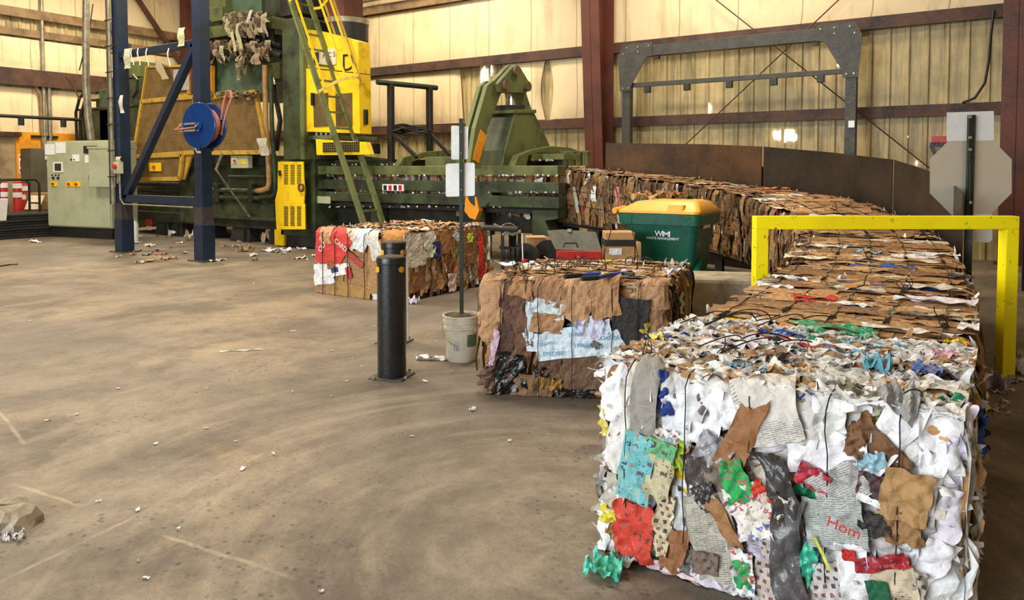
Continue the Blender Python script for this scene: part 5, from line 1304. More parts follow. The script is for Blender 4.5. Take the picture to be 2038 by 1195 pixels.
    wires(b, t, r, [.2, .42, .64, .92, 1.2], ends=True, knots=.8, down=1.0, rad=.005, off=.066)
bale_a()
def bale_b():
    r = np.random.RandomState(33)
    FL, FR, BL, BR = camxy(-.22, 5.24), camxy(1.03, 5.02), camxy(.22, 6.43), camxy(1.47, 6.25)
    ew = (FR - FL); Wd = np.linalg.norm(ew); ew /= Wd; es = (BL - FL); Ld = np.linalg.norm(es); es /= Ld
    b = Bale(Ld, Wd, .775, frame=(FL, es, ew))
    c = (FL + BR) / 2
    t = thing('cardboard_bale', 'middle cardboard bale with white printed cartons and black mesh on its front', 'bale', c, 'single bales standing on the floor')
    core(b, t, 0)
    nrm = np.cross(ew, UP); nrm = -es - ew * float(-es @ ew); nrm /= np.linalg.norm(nrm)
    fm = lambda u, v, o: front_map(b, u, np.maximum(v, .004), o, .06)
    def hit(px, py, off=0.0):
        d = ray(px, py); n = nrm; p0 = FL + nrm * off; return EYE + d * (float((p0 - EYE) @ n) / float(d @ n))
    m = MB(); top_strips(m, b, 200, r, [(BROWN, .84), (WHT, .08), (GRY, .06), (ACC, .02)], .2)
    for _ in range(60): add_sheet(m, lambda u, v, o: top_map(b, np.clip(u, -.01, b.W + .01), np.clip(v, -.02, b.L), o), r.uniform(0, b.W), r.uniform(0, b.L), r.uniform(.1, .4), r.uniform(.04, .14), r.uniform(-.4, .4), r.uniform(.008, .02), pick(r, [(BROWN, .80), (WHT, .12), (GRY, .08)]), r, 8, .006, .15)
    o = m.build('top_flaps', SCR, t, fix=False); o['kind'] = 'stuff'
    m = MB(); side_strips(m, b, 1, 260, r, MIX_SHADE); side_strips(m, b, 0, 160, r, MIXC); o = m.build('side_layers', SCR, t, fix=False); o['kind'] = 'stuff'
    m = MB(); curls(m, b, 50, r, [(BROWN, .6), (WHT, .4)], lambda r: (r.uniform(0, b.L), r.uniform(0, b.W), b.H + .01, (0, 0, 1))); o = m.build('torn_scraps', SCR, t, fix=False); o['kind'] = 'stuff'
    m = MB()
    for _ in range(40): add_sheet(m, fm, r.uniform(0, b.W), r.uniform(0, .8), r.uniform(.15, .4), r.uniform(.15, .4), r.uniform(-.4, .4), r.uniform(-.02, .01), pick(r, [(BROWN[2:], 1)]), r, 8, .012, .12)
    o = m.build('end_flaps', SCR, t, fix=False); o['kind'] = 'stuff'
    def S(zx, zy, w, h, rot, col, name='cardboard_piece', mat=SCR, base=.03, crump=.009, torn=.09, n=12, label=None):
        px, py = 940 + .2511 * zx, 520 + .2511 * zy
        p = hit(px, py); k = .2511 * float((p - EYE) @ FW) / FPX
        u = float((p - FL) @ ew); v = p[2]
        if v > b.H - .02: q = atZ(px, py, b.H); u = float((q - FL) @ ew); v = b.H + .03 + float((q - FL) @ es)
        m = MB(); add_sheet(m, fm, u, v, w * k, h * k, -math.radians(rot), base, col, r, n, crump, torn); o = m.build(name, mat, t, fix=False)
        if label: o['label'] = label
        return o
    S(170, 300, 190, 360, 0, srgb(182, 142, 102), base=.04); S(150, 520, 160, 240, -8, srgb(182, 142, 100), base=.036)
    S(340, 420, 230, 500, 0, srgb(104, 72, 54), base=.036, crump=.016); S(290, 620, 120, 500, 0, srgb(84, 58, 44), base=.034); S(400, 700, 180, 300, 10, srgb(110, 76, 56), base=.04, crump=.016)
    S(400, 215, 200, 150, 8, srgb(172, 130, 88), base=.045, torn=.14); S(610, 260, 230, 230, 0, srgb(160, 120, 84), base=.042, torn=.12)
    S(845, 310, 215, 330, 8, srgb(192, 150, 108), base=.056, torn=.12); S(1075, 290, 225, 290, -16, srgb(180, 138, 96), base=.066, torn=.14); S(1420, 260, 200, 260, 0, srgb(184, 144, 106), base=.04); S(1440, 480, 190, 300, 0, srgb(160, 120, 86), base=.03)
    S(620, 370, 280, 130, 12, srgb(214, 230, 236), 'white_carton', base=.048, label='white carton panel'); S(610, 480, 260, 160, 4, srgb(174, 132, 92), base=.056, torn=.06)
    S(470, 480, 60, 320, 0, srgb(216, 230, 238), 'white_carton', base=.044)
    S(650, 640, 420, 170, 0, srgb(214, 230, 242), 'white_carton', base=.044); S(860, 600, 560, 200, -12, srgb(216, 232, 244), 'white_carton', base=.052, torn=.05, crump=.006)
    S(960, 520, 220, 200, -25, srgb(206, 204, 236), 'white_carton', base=.056, crump=.012); S(1080, 640, 240, 150, -28, srgb(212, 228, 240), 'white_carton', base=.062, torn=.06, crump=.005); S(800, 710, 520, 90, -8, srgb(218, 234, 246), 'white_carton', base=.06, torn=.05, crump=.005)
    S(1000, 650, 70, 60, 30, srgb(150, 110, 80), base=.068)
    S(1265, 490, 250, 400, 4, srgb(44, 42, 42), 'black_mesh', base=.054, crump=.004, torn=.08, label='black woven mesh'); S(1200, 620, 250, 200, 0, srgb(40, 38, 38), 'black_mesh', base=.028, crump=.004)
    S(350, 890, 260, 300, 0, srgb(14, 14, 13), 'black_bag', SFILM, base=.05, torn=.16, crump=.014, label='black plastic bag'); S(560, 870, 130, 90, 15, srgb(16, 15, 14), 'black_bag', SFILM, base=.04)
    S(470, 1010, 320, 200, 5, srgb(128, 98, 66), base=.052, torn=.16, crump=.016); S(640, 960, 160, 90, 0, srgb(170, 130, 60), base=.055, crump=.02); S(200, 1010, 110, 150, 0, srgb(150, 124, 100), base=.05, crump=.03)
    S(900, 870, 380, 330, 0, srgb(112, 84, 58), base=.034); S(620, 830, 220, 180, 0, srgb(104, 72, 54), base=.036); S(780, 1060, 420, 120, 0, srgb(18, 17, 15), 'black_bag', SFILM, base=.042, torn=.2)
    S(205, 610, 55, 180, 12, srgb(206, 180, 200), 'pink_strip', base=.05, crump=.006); S(180, 740, 40, 160, 12, srgb(206, 176, 204), 'pink_strip', base=.052, crump=.006); S(130, 900, 80, 190, 20, srgb(110, 84, 70), base=.05, crump=.02)
    S(250, 100, 240, 110, 0, WHT[0], 'paper_sheet', base=.07, crump=.014); S(480, 115, 220, 60, 0, srgb(220, 212, 200), 'paper_sheet', base=.045)
    S(1480, 170, 110, 130, 10, WHT[3], 'paper_sheet', base=.05, crump=.02); S(1170, 150, 220, 50, 0, srgb(224, 208, 214), 'paper_sheet', base=.04); S(1420, 95, 150, 70, 0, srgb(190, 176, 160), SFILM and 'clear_film', SFILM, base=.045, crump=.02)
    def T(s, zx, zy, hz, rot, base=.085, mat=BLUEI):
        px, py = 940 + .2511 * zx, 520 + .2511 * zy; p = hit(px, py, base); k = .2511 * float((p - EYE) @ FW) / FPX; a = math.radians(rot)
        text(s, mat, t, p, ew * math.cos(a) - UP * math.sin(a), ew * math.sin(a) + UP * math.cos(a), hz * k)
    T('20x25x2', 640, 735, 34, -6 + 180); T('MultiPleat', 920, 672, 40, 176); T('Pleat', 810, 585, 36, 168); T('20x25x2', 590, 655, 24, 168); T('en Filter', 810, 510, 26, 180)
    for q in range(3): T('o', 1035 + q * 48, 610 + q * 5 - 5 * q, 30, -25, .09); 
    for (zx, zy) in ((1040, 545), (1090, 580), (1160, 605)): T('S', zx, zy, 34, 150, .09)
    # right side features
    def R(px, py, w, h, col, name='cardboard_piece', mat=SCR, base=.04):
        n = np.cross(es, UP); n = ew - es * float(ew @ es); n /= np.linalg.norm(n); d = ray(px, py); p = EYE + d * (float((FR - EYE) @ n) / float(d @ n)); u = float((p - FR) @ es); k = float((p - EYE) @ FW) / FPX
        m = MB(); add_sheet(m, lambda u, v, o: side_map(b, np.clip(u, 0, b.L), np.clip(v, .01, b.H + .01), o, 1), u, p[2], w * k * 2.6, h * k, 0, base, col, r, 9, .01, .12); m.build(name, mat, t, fix=False)
    R(1358, 540, 8, 26, srgb(40, 70, 150), 'blue_wrapper', SFILM, .05); R(1343, 603, 14, 44, srgb(186, 186, 194), 'clear_film', SFILM, .05); R(1349, 637, 10, 24, srgb(190, 176, 30), 'yellow_wrapper', SFILM, .05)
    R(1337, 560, 12, 40, srgb(160, 120, 84)); R(1360, 600, 10, 80, srgb(120, 88, 60))
    wires(b, t, r, [.17, .43, .66, .93, 1.10], ends=True, knots=1, down=1.0, rad=.003, off=.07)
    m = MB()
    for (px, py, h) in ((1091, 540, 60), (1209, 540, 90), (1263, 545, 120), (1100, 545, 25), (1150, 530, 25), (1200, 545, 40), (1030, 545, 30)):
        p = atZ(px, py, b.H); L = h * 5.6 / 1500; m.tube([p + np.array([.02 * math.sin(q * 5 + px), .02 * math.cos(q * 4 + px), L * q]) for q in np.linspace(0, 1, 10)], .0035, 5)
    for k in range(9):
        c = atZ(1080 + r.rand() * 240, 530 + r.rand() * 18, b.H); ph = r.rand() * 6
        m.tube([c + np.array([.1 * a * math.cos(ph), .1 * a * math.sin(ph), .02]) + .04 * np.array([math.cos(a * 7), math.sin(a * 7) * .6, .8 + .8 * math.sin(a * 7)]) for a in np.linspace(0, 1.6, 22)], .003, 5)
    o = m.build('loose_wire', WIREM, t, fix=False); o['kind'] = 'stuff'
    return b, FL, es, ew
BB, BFL, BES, BEW = bale_b()

# ---- scrap seen between the chamber rails (the bale still in the chamber)
def chamber_bale():
    r = np.random.RandomState(9); x0, x1 = Q(640, 370)[0], train_at(13.2)[0][0] - 0.0
    b = Bale(1, 1, 1, frame=(np.array([x0, 10.3, atY(1000, 418, 10.3)[2]]), np.array([1.0, 0, 0]), np.array([0, 1.0, 0]))); b.L = x1 - x0; b.W = 1.2; b.H = atY(1000, 342, 10.3)[2] - b.frame[0][2]
    t = thing('chamber_bale', 'long strip of compressed scrap seen in the slots between the green chamber rails', 'bale', (x0 + 1, 10.6, b.frame[0][2]))
    core(b, t, 3); m = MB(); side_strips(m, b, 0, 420, r, [(BROWN, .55), (GRY, .22), (WHT, .2), (ACC, .03)]); o = m.build('side_layers', SCR, t, fix=False); o['kind'] = 'stuff'
chamber_bale()
# ================================================================== curved steel guide wall outside the bend
def proj(p):
    d = np.array(p, float) - EYE; D = float(d @ _f); return PCX + FPX * float(d @ RT) / D, PCY - FPX * float(d @ _u) / D
PLATE = paint('brown_mill_steel', srgb(96, 70, 48), srgb(56, 46, 38), 1.6, .4, .68, .42, .35, .05)
PLATE2 = paint('dark_mill_steel', srgb(66, 58, 50), srgb(44, 40, 36), 1.6, .4, .68, .38, .4, .05)
def guide():
    ss = np.linspace(2, 13.4, 400); P_, N = train_at(ss); xy = P_[:, :2] + N * (BW + .12); pts = []
    for (x, y) in xy:
        px, _ = proj((x, y, CH)); D = float(np.array([x, y, 0]) @ FW)
        if 1205 <= px <= 1921 and D > 6.0:
            yy = np.interp(px, [1205, 1218, 1400, 1520, 1650, 1780, 1860, 1900, 1921], [284, 285, 287, 292, 303, 318, 343, 368, 388])
            pts.append((x, y, atD(px, yy, D)[2], px))
    pts.sort(key=lambda q: q[3])
    t = thing('guide_wall', 'curved brown steel guide wall made of three plates along the outside of the bale bend', 'wall', (pts[0][0], pts[0][1], 0))
    for a, b, mt in ((1205, 1520, PLATE), (1518, 1780, PLATE2), (1779, 1925, PLATE2)):
        seg = [q for q in pts if a <= q[3] <= b]; seg = seg[:1] + seg[1:-1:4] + seg[-1:]; k = len(seg); e = .012 if a == 1518 else 0.0
        V = []
        for z0 in (0, 1):
            for q in seg: V.append((q[0], q[1] - e, .05 if z0 == 0 else q[2]))
        m = MB(); m.grid(V, 2, k); m.build('wall_plate', mt, t, solid=.012)
    for q in pts[::40]:
        part('stake', DGREY, t, lambda m: m.bx(q[0] + .03, q[0] + .09, q[1] + .05, q[1] + .11, 0, q[2] - .3))
guide()
# low steel runway that carries the raised end of the train
def runway():
    ss = np.linspace(5.2, 13.0, 30); P_, N = train_at(ss)
    t = thing('bale_runway', 'dark steel runway sloping down under the raised end of the bale train', 'runway', (P_[15][0], P_[15][1], 0))
    for off in (.22, 1.0):
        V = []
        for dz in (-.03, 0):
            for j, s in enumerate(ss):
                for d in (-.06, .06):
                    p = P_[j][:2] + N[j] * (off + d); V.append((p[0], p[1], max(.012, P_[j][2] - .86 + dz)))
        m = MB(); n = len(ss); V = np.array(V); m.grid(V[:2 * n], n, 2); m.grid(V[2 * n:], n, 2); m.build('skid_rail', GRIME, t, solid=.02)
    for j in range(6, 30, 4):
        z = P_[j][2] - .89
        if z > .1:
            for off in (.22, 1.0):
                p = P_[j][:2] + N[j] * off; part('leg', GRIME, t, lambda m: m.bx(p[0] - .05, p[0] + .05, p[1] - .05, p[1] + .05, 0, z))
runway()

# ================================================================== wheeled bin with orange-yellow lid
def big_bin():
    D0 = 8.3
    A, B = atD(1237, 430, 8.55), atD(1388, 430, 8.1); C_ = atD(1438, 430, 8.9)
    zr = atD(1388, 432, 8.1)[2]; zr = (zr + atD(1240, 420, 8.55)[2]) / 2
    ex = (B - A)[:2]; W_ = np.linalg.norm(ex); ex /= W_; ey = np.array([-ex[1], ex[0]]); dp = .78
    o = A[:2]
    def P3(u, v, z): q = o + ex * u + ey * v; return (q[0], q[1], z)
    t = thing('wheeled_bin', 'dark green wheeled waste bin with orange yellow lid and white lettering behind the middle bale', 'bin', (*(o + ex * W_ / 2 + ey * dp / 2), 0))
    def ring(u0, u1, v0, v1, z, r=.07, n=6):
        out = []
        for cx, cy, a0 in ((u1 - r, v1 - r, 0), (u0 + r, v1 - r, 90), (u0 + r, v0 + r, 180), (u1 - r, v0 + r, 270)):
            for k in range(n + 1):
                a = math.radians(a0 + 90 * k / n); out.append(P3(cx + r * math.cos(a), cy + r * math.sin(a), z))
        return out
    def loft(m, rings, cap0=True, cap1=True):
        n = len(rings[0]); V = [v for r_ in rings for v in r_]; F = []
        for i in range(len(rings) - 1):
            for k in range(n): F.append((i * n + k, i * n + (k + 1) % n, (i + 1) * n + (k + 1) % n, (i + 1) * n + k))
        if cap0: F.append(tuple(range(n))[::-1])
        if cap1: F.append(tuple(range((len(rings) - 1) * n, len(rings) * n)))
        m.add(V, F)
    part('body', BINM, t, lambda m: loft(m, [ring(.13, W_ - .10, .14, dp - .1, .06), ring(.12, W_ - .09, .12, dp - .1, .3), ring(.03, W_ - .02, .02, dp - .02, zr - .14), ring(.02, W_ - .01, .01, dp - .01, zr - .06)]), smooth=True)
    part('rim', BINM, t, lambda m: loft(m, [ring(-.03, W_ + .03, -.03, dp + .03, zr - .12), ring(-.04, W_ + .04, -.04, dp + .04, zr - .01), ring(-.03, W_ + .03, -.03, dp + .03, zr)]), smooth=True)
    lid = part('lid', LIDM, t, lambda m: loft(m, [ring(-.04, W_ + .03, -.04, dp + .03, zr + .004), ring(-.04, W_ + .03, -.04, dp + .03, zr + .03), ring(.12, W_ - .04, .12, dp - .1, zr + .13), ring(.3, W_ - .1, .25, dp - .2, zr + .15)]), smooth=True)
    part('lid_grip', LIDM, lid, lambda m: loft(m, [ring(W_ * .60, W_ * .84, -.03, .12, zr + .03, .03), ring(W_ * .62, W_ * .83, -.01, .12, zr + .10, .03)]), smooth=True)
    part('lid_hinge', LIDM, lid, lambda m: m.cyl(P3(-.09, .0, zr + .02), P3(-.04, .2, zr + .04), .035, n=10))
    part('corner_recess', BINM, t, lambda m: m.bar(P3(W_ - .03, .08, .42), P3(W_ - .06, .3, .56), .06, .05), bevel=.01)
    for v in (.15, dp - .25):
        part('wheel', RUB, t, lambda m: m.cyl(P3(.02, v, .11), P3(.09, v, .11), .11, n=20), smooth=True)
    nf = np.array([ey[0], ey[1], 0]) * -1; e3 = np.array([ex[0], ex[1], 0])
    def onface(px, py, off=.012):
        d = ray(px, py); p0 = np.array([*o, 0]) + np.array([*ey, 0]) * (.035 + .0) + nf * off; return EYE + d * (float((p0 - EYE) @ nf) / float(d @ nf))
    def F_(px, py):   # on the slightly tapered face
        p = onface(px, py); z = p[2]; tt = np.interp(z, [.3, zr - .14], [.12, .02]) - .035; return p + np.array([*ey, 0]) * tt
    text('W', WHITEI, t, F_(1311, 465), e3, UP, 11 * 8.3 / 1500, name='lettering', width=.095, bold=.012)
    text('M', WHITEI, t, F_(1326, 466), e3, UP, 11 * 8.3 / 1500, name='lettering', width=.09, bold=.008)
    text('WASTE MANAGEMENT', WHITEI, t, F_(1318, 475), e3, UP, 5 * 8.3 / 1500, name='lettering', width=.38, bold=.008)
    sp = np.array([*(o + ex * (W_ + .008) + ey * .33), atD(1418, 446, 8.5)[2]])
    part('white_decal', WHITE, t, lambda m: m.bar(sp - np.array([*ey, 0]) * .12, sp + np.array([*ey, 0]) * .12, .006, .07))
    # rubbish lying on the lid's back corner
    r = np.random.RandomState(4); cc = P3(.1, .5, zr + .1)
    k = thing('torn_cardboard', 'torn brown cardboard and dark green rag lying on the left end of the bin lid', 'cardboard', cc)
    m = MB(); fm2 = lambda u, v, q: np.stack([cc[0] + u, cc[1] + v, cc[2] + .03 + q], -1)
    for _ in range(7): add_sheet(m, fm2, r.uniform(-.15, .35), r.uniform(-.1, .3), r.uniform(.15, .4), r.uniform(.1, .2), r.uniform(-.4, .4), r.uniform(0, .10), pick(r, [(BROWN[:5], .8), ([srgb(60, 80, 50)], .2)]), r, 8, .03, .15)
    o_ = m.build('scrap', SCR, k, fix=False); o_['kind'] = 'stuff'
big_bin()

# ================================================================== concrete block
BLOCKM = paint('weathered_concrete', srgb(176, 166, 148), srgb(112, 102, 88), 3.5, .42, .66, .85, 0, .5, 30)
def block():
    z = .62
    q = [atZ(1300, 553, z), atZ(1560, 558, z), atZ(1530, 535, z), atZ(1330, 524, z)]
    t = thing('concrete_block', 'rough pale concrete block on the floor between the middle bale and the yellow gate', 'block', ((q[0] + q[2]) / 2)[:2].tolist() + [0])
    u = (atZ(1500, 556, z) - atZ(1385, 553, z))[:2]; u /= np.linalg.norm(u); n = np.array([-u[1], u[0]])
    a = atZ(1385, 555, z)[:2] - u * .28; L = .98
    def f(m):
        m.prism([tuple(a), tuple(a + u * L), tuple(a + u * L + n * .55), tuple(a + n * .55)], .0, z, 'Z')
    part('block_body', BLOCKM, t, f, bevel=.035)
    part('lift_notch', DIRT, t, lambda m: m.bar((*(a + u * .3 - n * .004), .02), (*(a + u * .3 - n * .004), .14), .14, .02))
block()

# ================================================================== yellow gate over the train
GYEL = paint('chipped_yellow_paint', srgb(244, 236, 18), srgb(226, 206, 30), 3, .5, .8, .45)
def chipped():
    t = NT('chipped_yellow_paint_bar'); v = t.pos(); n = t.noise(v, 18, 6, .75); g = t.noise(v, 2.2, 2)
    m = t.math('MULTIPLY', t.ramp(n, .60, .64), t.ramp(g, .38, .55))
    c = t.mix(t.ramp(t.noise(v, 2, 3), .45, .75), srgb(255, 238, 6), srgb(240, 216, 12)); c = t.mix(m, c, srgb(70, 58, 22)); t.bump(t.math('MULTIPLY', m, -1), .4, .003); return t.out(c, .42)
GYEL = chipped()
def gate2():
    L0, R0 = atD(1511, 600, 5.53), atD(1999, 760, 5.54); z = atD(1999, 430, 5.54)[2]
    a = np.array([L0[0], L0[1]]); b = np.array([R0[0], R0[1]]); u = (b - a) / np.linalg.norm(b - a)
    t = thing('yellow_gate', 'bright yellow chipped square tube gate standing across the bale train', 'gate', (*((a + b) / 2), 0))
    w = .096; up = (u[0], u[1], 0)
    def post(p): return lambda m: m.bar((p[0], p[1], .0), (p[0], p[1], z - w), w, w, up=up)
    part('post', GYEL, t, post(a), bevel=.006); part('post', GYEL, t, post(b), bevel=.006)
    part('crossbar', GYEL, t, lambda m: m.bar((*(a - u * w / 2), z - w / 2), (*(b + u * w / 2), z - w / 2), w, w), bevel=.006)
    for p in (a, b): part('base_plate', DGREY, t, lambda m: m.bar((p[0], p[1], 0), (p[0], p[1], .01), .16, .16, up=up))
gate2()

# ================================================================== stop sign seen from behind
def chan(m, x, D, z0, z1, w=.06, d=.025):
    p = camxy(x, D); r_, f_ = RT, FW
    for off, ww, dd in ((0, w * .5, .004), (-w * .38, w * .24, .004), (w * .38, w * .24, .004)):
        c = p + r_ * off + f_ * (0 if off == 0 else -.0)
        m.bar((c[0], c[1], z0), (c[0], c[1], z1), ww if off else w, .006 if off == 0 else .03, up=tuple(f_))
POSTM = paint('dark_green_post_steel', srgb(44, 52, 44), srgb(28, 32, 28), 5, .45, .75, .45)
def stop_sign():
    D = 6.9; k = D / FPX; X = lambda px: (px - PCX) * k
    H_ = lambda py: CH + (HORY - py) * k * 1.0
    base = camxy(X(1930), D)
    t = thing('sign_post', 'dark green steel post carrying the back of an octagonal sign beyond the yellow gate', 'sign', base)
    def zz(px, py): return atD(px, py, D)[2]
    part('post', POSTM, t, lambda m: chan(m, X(1930), D, 0, zz(1930, 229)))
    def plate(pts, off, th=.003):
        def f(m):
            V = []
            for o_ in (off, off + th):
                for px, py in pts: q = atD(px, py, D + o_); V.append(q)
            n = len(pts); m.add(V, [tuple(range(n)), tuple(range(2 * n - 1, n - 1, -1))] + [(i, n + i, n + (i + 1) % n, (i + 1) % n) for i in range(n)])
        return f
    cx, cy, R_ = 1932, 351, 81.5; h = R_ * .4142
    part('octagon_plate', ALU, t, plate([(cx - h, cy - R_), (cx + h, cy - R_), (cx + R_, cy - h), (cx + R_, cy + h), (cx + h, cy + R_), (cx - h, cy + R_), (cx - R_, cy + h), (cx - R_, cy - h)], .04))
    part('upper_plate', WHITE, t, plate([(1885, 224), (1977, 221), (1978, 223), (1978, 279), (1976, 280), (1885, 281), (1884, 279), (1884, 226)], .028))
    part('lower_plate', WHITE, t, plate([(1933, 425), (1975, 427), (1975, 478), (1968, 483), (1933, 482)], .03))
    for py in (233, 274, 298, 403):
        p = atD(1930, py, D - .02); part('bolt', CHROME, t, lambda m: m.cyl(p, p - FW * .012, .015, n=10))
    for k2 in range(20):
        pass
    def holes(m):
        for k2 in range(24):
            p = atD(1930, 306 + k2 * 4.0, D - .0165); m.cyl(p, p - FW * .002, .0045, n=8)
    o = part('post_holes', GALV, t, holes); o['kind'] = 'stuff'
    p = atD(1868, 284, 9.2)
    q = thing('red_bracket', 'small red and black wall bracket seen left of the octagonal plate', 'bracket', atY(1868, 284, YW - .05))
    c = atY(1870, 278, YW - .2); part('red_box', RED, q, lambda m: m.bx(c[0] - .12, c[0] + .15, YW - .25, YW - .05, c[2] - .05, c[2] + .06)); part('arm', BLK, q, lambda m: [m.bar((c[0] - .15, YW - .15, c[2] - .08), (c[0] + .4, YW - .15, c[2] - .08), .06, .06), m.bar((c[0] - .14, YW - .15, c[2] - .1), (c[0] + .02, YW - .15, c[2] - .45), .05, .05, up=(0, 1, 0))])
stop_sign()

# ================================================================== bucket sign
def bucket_sign():
    D = 6.12; c = atZ(917, 716); c = camxy((918 - PCX) * D / FPX, D); R0, R1, h = .125, .152, .375
    t = thing('bucket_sign', 'white plastic bucket of concrete holding a tall dark post with two white sign plates', 'sign', c)
    bk = part('bucket', BUCK, t, lambda m: m.lathe(c, [(0, 0), (R0 - .01, 0), (R0, .012), (R1 - .018, h - .11), (R1 - .004, h - .105), (R1 - .004, h - .09), (R1 - .012, h - .085), (R1 - .012, h - .06), (R1 + .002, h - .055), (R1 + .002, h - .04), (R1 - .008, h - .035), (R1 - .008, h - .012), (R1 + .006, h - .008), (R1 + .004, h), (R1 - .006, h), (R1 - .012, h - .04)], 40), smooth=True)
    part('concrete_fill', DIRT, bk, lambda m: m.lathe(c, [(R1 - .014, h - .03), (R1 - .05, h - .012), (.05, h + .006), (0, h + .012)], 24))
    d = -FW * .8 - RT * .6; d /= np.linalg.norm(d)
    s = -RT
    part('wire_handle', GALV, bk, lambda m: m.tube([c + (RT * -math.cos(a) * (R1 + .004)) + UP * (h - .08 - .15 * math.sin(a)) - FW * (R1 + .012) * math.sin(a) for a in np.linspace(0, math.pi * .42, 14)], .003, 6))
    lb = MB()
    def patch(px0, px1, z0, z1, off=.002):
        def f(m):
            n = 8; V = []
            for z in (z0, z1):
                rr = np.interp(z, [0, h - .11], [R0, R1 - .018]) + off
                for q in range(n):
                    x = px0 + (px1 - px0) * q / (n - 1); x = max(-.99, min(.99, x)); V.append(c + RT * rr * x - FW * rr * math.sqrt(1 - x * x) + UP * z)
            m.grid(V, 2, n)
        return f
    part('green_label', paint('faded_green_label', srgb(70, 100, 70), srgb(96, 120, 90), 20, .4, .6, .7), bk, patch(.40, .92, .13, .23))
    part('printed_label', STEXT, bk, patch(-.42, -.12, .12, .185)); part('round_print', SNEWS, bk, patch(-.42, -.1, .10, .14, .003))
    zt_ = atD(918, 236, D)[2]
    po = part('post', POSTM, t, lambda m: m.bar((c[0], c[1], h - .05), (c[0], c[1], zt_), .032, .022, up=tuple(FW)), bevel=.002)
    def plate(pts, off):
        def f(m):
            V = [atD(px, py, D + o_) for o_ in (off, off + .003) for px, py in pts]; n = len(pts)
            m.add(V, [tuple(range(n)), tuple(range(2 * n - 1, n - 1, -1))] + [(i, n + i, n + (i + 1) % n, (i + 1) % n) for i in range(n)])
        return f
    part('upper_plate', WHITE, t, plate([(900, 250), (930, 252), (932, 254), (931, 315), (929, 317), (901, 318), (898, 316), (898, 252)], .014))
    part('lower_plate', WHITE, t, plate([(890, 326), (942, 324), (945, 327), (945, 387), (943, 390), (890, 392), (887, 389), (887, 329)], .014))
    for py in (262, 305, 340, 378): p = atD(918, py, D - .012); part('bolt', GALV, t, lambda m: m.cyl(p, p - FW * .006, .006, n=8))
bucket_sign()

# ================================================================== bollards
BOLL = paint('black_bollard_sleeve', srgb(30, 31, 33), srgb(22, 22, 22), 3, .45, .75, .32, 0, .05)
def bollard(px, py, D, label, h=.905, rr=.106):
    c = camxy((px - PCX) * D / FPX, D)
    t = thing('bollard', label, 'bollard', c, 'black bollards on the open floor')
    part('sleeve', BOLL, t, lambda m: m.lathe(c, [(rr, .012), (rr + .001, .03), (rr, h - .05), (rr + .004, h - .045), (rr + .004, h - .012), (rr, h)], 40), smooth=True)
    part('cap', DIRT, t, lambda m: m.lathe(c, [(rr, h - .004), (rr * .9, h + .008), (rr * .5, h + .014), (0, h + .016)], 40), smooth=True)
    part('base_plate', DGREY, t, lambda m: m.bar((c[0], c[1], 0), (c[0], c[1], .012), .27, .25, up=(math.sin(.3 - YAW), math.cos(.3 - YAW), 0)), bevel=.003)
    for s in (-1, 1):
        for q in (-1, 1): p = c + RT * s * .118 + FW * q * .105; part('anchor_bolt', GALV, t, lambda m: m.cyl(p + UP * .012, p + UP * .03, .009, n=8))
    for x in (-.78, .78):
        a = math.asin(x); n = RT * math.sin(a) - FW * math.cos(a); p = c + n * rr + UP * (h - .085)
        rf = part('reflector', BLK, t, lambda m: m.cyl(p - n * .003, p + n * .006, .03, n=20)); part('amber_lens', REFL, rf, lambda m: m.cyl(p + n * .006, p + n * .010, .023, n=20)); part('lens_center', MUST, rf, lambda m: m.cyl(p + n * .010, p + n * .012, .010, n=12))
    return c
bollard(777.5, 752, 5.62, 'nearer black bollard with amber reflectors and dusty cap, on the open floor')
c2 = bollard(783, 687, 6.75, 'farther black bollard mostly hidden by the nearer one, in front of the cardboard bale')
t = thing('white_strip', 'thin white plastic strip standing against the right side of the farther black bollard', 'strip', c2 + RT * .125)
part('strip_board', WHITE, t, lambda m: m.bar(c2 + RT * .118 + FW * .02, c2 + RT * .112 + FW * .02 + UP * .86, .014, .06, up=tuple(FW)))

